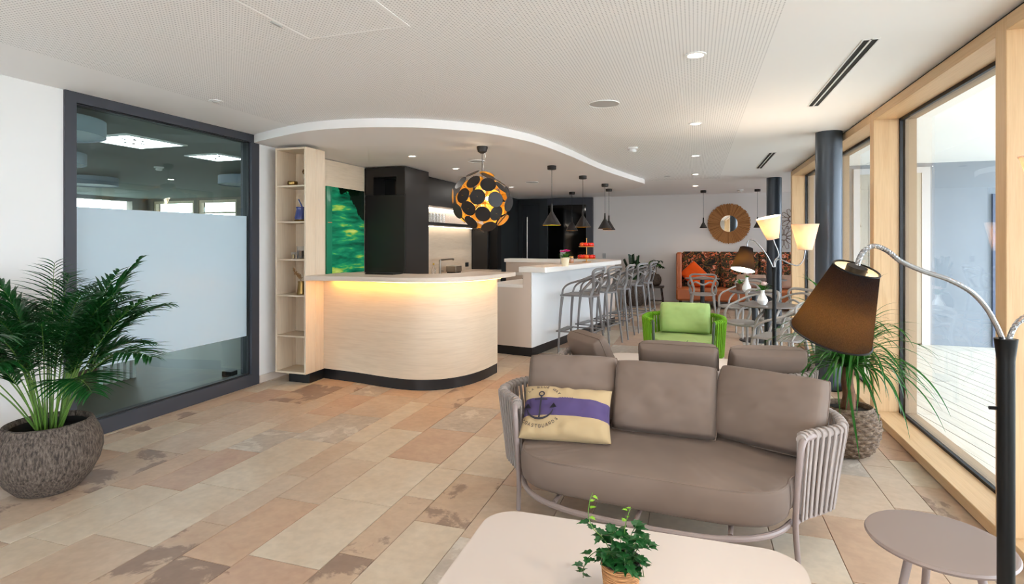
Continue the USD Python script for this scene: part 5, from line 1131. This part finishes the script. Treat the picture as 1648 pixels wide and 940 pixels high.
# ivy
t = thing('potted_ivy', 'small ivy in a reed wrapped pot on the foreground table', 'potted plant', (-.219, 1.752, .35))
obj('pot', lathe([(0, 0), (.046, 0), (.058, .118), (.056, .118), (.05, .10)], 48), 'reed_pot', t); obj('rim', lathe([(.057, .112), (.0605, .116), (.0605, .126), (.052, .126), (.05, .10)], 48), 'black_matt', t); obj('soil', lathe([(.052, .105), (0, .11)], 24), 'soil', t)
for k, z in enumerate(np.linspace(.006, .108, 16)):
    R_ = .047 + .0115 * z / .118; q = np.linspace(0, 2 * PI, 60, endpoint=False); obj('reed_wrap', tube(np.stack([np.cos(q) * R_, np.sin(q) * R_, z + .0012 * np.sin(q * 5 + k * 1.7)], 1), .0036, 6, closed=True), 'reed_pot', t)
def ivy_leaf(P0, d, up, s):
    pts = np.array([(0, 0), (.28, -.08), (.48, .22), (.30, .38), (.36, .62), (.14, .66), (0, 1.0), (-.14, .66), (-.36, .62), (-.30, .38), (-.48, .22), (-.28, -.08)])
    d = np.array(d, float); d /= np.linalg.norm(d); sd = np.cross(d, up); sd /= max(np.linalg.norm(sd), 1e-6); nn = np.cross(sd, d)
    V = [np.array(P0) + (sd * x + d * y) * s + nn * s * (.25 * abs(x) - .22 * y * y) for x, y in pts]; c = np.array(P0) + d * s * .38 - nn * s * .04; V.append(c); n_ = len(pts)
    return trimesh.Trimesh(np.array(V), np.array([(k, (k + 1) % n_, n_) for k in range(n_)]), process=False)
rng = random.Random(17)
vines = [([(-.02, 0, .11), (-.05, .0, .17), (-.085, .0, .20), (-.10, 0, .235), (-.098, 0, .275), (-.088, 0, .312)], 9, 1), ([(.01, .0, .11), (.015, 0, .17), (.012, 0, .215), (.022, 0, .26), (.03, 0, .283)], 9, 1), ([(-.03, -.01, .11), (-.06, -.02, .145), (-.09, -.03, .13), (-.108, -.035, .095), (-.11, -.035, .062)], 8, 0), ([(.03, -.01, .11), (.05, -.02, .15), (.066, -.03, .13), (.072, -.03, .095)], 6, 0), ([(.02, .01, .11), (.04, .0, .17), (.06, -.01, .20), (.068, -.01, .195)], 7, 0), ([(.0, .02, .11), (.03, .02, .19), (.045, .01, .225)], 6, 0), ([(-.01, -.02, .11), (-.03, -.04, .16), (-.04, -.055, .15)], 6, 0), ([(0, -.02, .11), (.015, -.045, .15), (.02, -.055, .13)], 6, 0), ([(-.02, .01, .11), (-.03, .0, .18), (-.02, -.01, .205)], 7, 0), ([(-.03, .02, .11), (-.06, .03, .17), (-.07, .02, .16)], 6, 0), ([(0, 0, .11), (.0, -.01, .17), (.004, -.015, .20)], 7, 0), ([(.03, .02, .11), (.06, .03, .165), (.08, .02, .16)], 6, 0), ([(.01, -.03, .115), (.03, -.05, .14), (.03, -.06, .12)], 5, 0), ([(-.03, -.03, .115), (-.05, -.045, .14), (-.055, -.05, .12)], 5, 0)]
for k, (pts, nl, yng) in enumerate(vines):
    P = smooth_path(pts, 8); o = obj('stem', tube(P, .0013, 5), 'stem_green' if yng else 'stem_dark', t)
    nl = nl if yng else int(nl * 1.5)
    for q in range(nl):
        t_ = (q + .4) / nl; p = P[min(len(P) - 1, int(t_ * len(P)))]; a = rng.uniform(0, 2 * PI); d = np.array([math.cos(a), math.sin(a), rng.uniform(-.3, .5)]); yy = yng and t_ > .5; s = rng.uniform(.030, .043) * (.5 if yy else 1.0)
        obj('ivy_leaf', ivy_leaf(p + d * .006, d, (0, 0, 1), s), 'ivy_young' if yy else 'ivy_leaf', o, smooth=False)
# succulent on the second low table
t = thing('potted_succulent', 'small dark green plant on the low table in front of the green armchair', 'potted plant', (-.12, 5.29, .37))
obj('pot', lathe([(0, 0), (.045, 0), (.055, .09), (.05, .09), (.046, .075), (0, .075)], 28), 'terracotta_cream', t)
for k in range(12):
    a = k * 2.4; el = .6 + .6 * ((k * .37) % 1); V, F = leaf((0, 0, .075), (math.cos(a) * math.cos(el), math.sin(a) * math.cos(el), math.sin(el)), (0, 0, 1), .13, .045, .1, 4); obj('leaf', trimesh.Trimesh(V, F, process=False), 'dark_leaf' if k % 2 else 'bright_leaf', t, smooth=False)
# zz plant on the floor by the far wall
t = thing('zz_plant', 'dark glossy upright plant in a tall round brown pot by the far wall', 'potted plant', (-1.30, 12.86, 0)); obj('pot', lathe([(0, 0), (.14, 0), (.2, .08), (.235, .22), (.22, .36), (.16, .46), (.15, .47), (.14, .46), (.14, .4)], 48), 'grey_pot', t); obj('soil', lathe([(.145, .42), (0, .43)], 20), 'soil', t)
rng = random.Random(8)
for k in range(11):
    a = k * 2.4; b = np.array([math.cos(a) * .05, math.sin(a) * .05, .42]); e = np.array([math.cos(a) * rng.uniform(.1, .32), math.sin(a) * rng.uniform(.1, .25), rng.uniform(.75, 1.12)]); P = smooth_path([b, (b + e) / 2 + [0, 0, .06], e], 10); lv = []
    for q in range(5, len(P)):
        for s in (-1, 1):
            d = P[min(q + 1, len(P) - 1)] - P[q - 1]; d /= np.linalg.norm(d); sd = np.cross(d, (math.cos(a + .8), math.sin(a + .8), 0)); sd /= max(np.linalg.norm(sd), 1e-6); V, F = leaf(P[q], d * .7 + sd * s, (math.cos(a), math.sin(a), .5), .09, .04, .1, 3); lv.append(trimesh.Trimesh(V, F, process=False))
    f_ = obj('frond', lv, 'dark_leaf', t, smooth=False); obj('stalk', tube(P, np.linspace(.012, .004, len(P)), 6), 'stem_dark', f_)
# plant on a stool
t = thing('wooden_stool', 'small dark brown wooden stool carrying a potted plant', 'stool', (-.86, 13.03, 0)); obj('seat', bx(-.19, .19, -.15, .15, .405, .445, .008), 'dark_wood', t)
for sx in (-1, 1):
    for sy in (-1, 1): obj('leg', cyl((sx * .13, sy * .10, .41), (sx * .18, sy * .14, 0), .017, 10, .014), 'dark_wood', t)
    obj('rail', cyl((sx * .165, -.125, .12), (sx * .165, .125, .12), .010, 8), 'dark_wood', t)
obj('rail', cyl((-.165, .0, .12), (.165, .0, .12), .010, 8), 'dark_wood', t)
t = thing('money_tree', 'bushy green plant in a round grey pot on the dark wooden stool', 'potted plant', (-.86, 13.03, .445)); obj('pot', lathe([(0, 0), (.07, 0), (.12, .05), (.14, .13), (.125, .2), (.085, .26), (.075, .265), (.07, .25)], 36), 'grey_pot', t)
obj('trunk', [tube(smooth_path([(.02 * math.cos(k * 2.1), .02 * math.sin(k * 2.1), .2), (.015 * math.cos(k * 2.1 + 1.5), .015 * math.sin(k * 2.1 + 1.5), .32), (.03 * math.cos(k * 2.1 + 3), .03 * math.sin(k * 2.1 + 3), .44)], 6), .012, 7) for k in range(3)], 'bark', t)
for k in range(16):
    a = k * 2.4; el = rng.uniform(-.1, 1.2); L = rng.uniform(.08, .18); c = np.array([math.cos(a) * math.cos(el) * L, math.sin(a) * math.cos(el) * L, .44 + math.sin(el) * L]); lv = []
    for q in range(6):
        b = q * PI / 3; V, F = leaf(c, (math.cos(b), math.sin(b), -.25), (0, 0, 1), rng.uniform(.09, .13), .04, .35, 4); lv.append(trimesh.Trimesh(V, F, process=False))
    f_ = obj('leaf_cluster', lv, 'bright_leaf' if k % 3 == 0 else 'dark_leaf', t, smooth=False); obj('stalk', tube(np.array([(0, 0, .42), c * .6 + np.array([0, 0, .17]), c]), .003, 5), 'stem_green', f_)

# ================================================================== NEXT ROOM (through the left window)
def drum(label, loc, r, h_=.13):
    t = thing('drum_lamp', label, 'ceiling lamp', loc, group=None)
    obj('drum', lathe([(r - .004, 0), (r, 0), (r, h_), (r - .004, h_), (r - .004, 0)], 56), 'lamp_drum', t); emit_m = 'drum_diffuser'
    if emit_m not in M: plain(emit_m, '#c4d2e0', .5)
    obj('diffuser', lathe([(0, .012), (r - .005, .012)], 48), emit_m, t); obj('mount', cyl((0, 0, h_ - .01), (0, 0, 2.5 - loc[2]), .12, 24), 'room_ceiling', t)
for lb, x_, y_, z_, r in [('large round drum lamp nearest the interior window frame', -5.05, 3.12, 2.32, .46), ('second round drum lamp in the next room', -7.05, 4.35, 2.33, .46), ('small far round drum lamp in the next room', -9.2, 6.45, 2.34, .38), ('round drum lamp at the right of the next room', -6.62, 7.05, 2.32, .42), ('round drum lamp farther right in the next room', -8.0, 9.0, 2.33, .45)]:
    drum(lb, (x_, y_, z_), r)
def panel_light(label, x_, y_, w, d):
    t = thing('panel_light', label, 'ceiling light', (x_, y_, 2.497)); obj('frame', [bx(-w / 2 - .03, w / 2 + .03, -d / 2 - .03, -d / 2, -.012, .003), bx(-w / 2 - .03, w / 2 + .03, d / 2, d / 2 + .03, -.012, .003), bx(-w / 2 - .03, -w / 2, -d / 2, d / 2, -.012, .003), bx(w / 2, w / 2 + .03, -d / 2, d / 2, -.012, .003)], 'detector_white', t, smooth=False)
    obj('panel', bx(-w / 2, w / 2, -d / 2, d / 2, -.004, .002), 'skylight_panel', t, smooth=False)
    for k in range(10):
        a = k * 2 * PI / 10; m = bx(.10, .19, -.012, .012, -.006, -.0045); obj('vane', rot(m, (0, 0, 1), math.degrees(a)), 'slot_black', t, smooth=False)
panel_light('bright square ceiling panel beside the large drum lamp in the next room', -5.60, 4.38, .62, .64)
panel_light('bright square ceiling panel at the upper right in the next room', -5.66, 5.52, .46, .44)
panel_light('bright square ceiling panel behind the second drum lamp', -7.4, 3.9, .6, .6)
detector('white smoke detector on the ceiling of the next room', -7.2, 6.0, 2.5)
t = thing('low_cabinet', 'low dark cabinet on the floor of the next room', 'cabinet', (-5.9, 3.5, 0)); obj('body', bx(-1.2, .3, -.5, .5, .0, .30, .01), 'dark_wood', t); obj('top', bx(-1.22, .32, -.52, .52, .30, .33, .004), 'room_wall', t); [obj('grille_bar', bx(.18, .24, .56 + k * .07, .60 + k * .07, .0, .50, .004), 'plaster_grey', t) for k in range(6)]
t = thing('door_wedge', 'small dark wedge on the floor of the next room', 'door stop', (-4.75, 4.75, 0)); obj('wedge', prism(Polygon([(-.06, 0), (.06, 0), (.05, .10), (-.05, .10)]), 0, .06, .004), 'black_matt', t)
# hedges outside the next room's windows
rng = random.Random(2)
for n, (x0, x1, y0, y1, h_, lb) in enumerate([(-14.6, -10.2, 12.6, 13.6, 2.3, 'leafy green hedge outside the far corner windows'), (-9.6, -5.0, 12.6, 13.6, 2.05, 'leafy green hedge outside the wide far window'), (-15.6, -14.6, -1.5, 11.5, 2.2, 'leafy green hedge outside the left row of far windows')]):
    t = thing('hedge', lb, 'hedge', ((x0 + x1) / 2, (y0 + y1) / 2, -.17)); w, d = (x1 - x0) / 2, (y1 - y0) / 2; N = 6500; ms = []
    P = np.random.default_rng(n).uniform(-1, 1, (N, 3)) * np.array([w, d, h_ / 2]); P[:, 2] += h_ / 2; dv = np.random.default_rng(n + 9).normal(size=(N, 3)); dv /= np.linalg.norm(dv, axis=1, keepdims=True); s2_ = np.cross(dv, np.random.default_rng(n + 5).normal(size=(N, 3))); s2_ /= np.linalg.norm(s2_, axis=1, keepdims=True)
    L = .11; V = np.stack([P, P + dv * L * .5 + s2_ * L * .35, P + dv * L, P + dv * L * .5 - s2_ * L * .35], 1).reshape(-1, 3); i = np.arange(N)[:, None] * 4; F = np.concatenate([i + [0, 1, 2], i + [0, 2, 3]])
    o = obj('foliage', trimesh.Trimesh(V, F, process=False), 'hedge_leaf', t, smooth=False); obj('stem', [cyl((-w + (k + .5) * 2 * w / 8 if w > d else 0, -d + (k + .5) * 2 * d / 8 if d > w else 0, 0), (-w + (k + .5) * 2 * w / 8 if w > d else 0, -d + (k + .5) * 2 * d / 8 if d > w else 0, h_ * .8), .03, 6) for k in range(8)], 'bark', t)
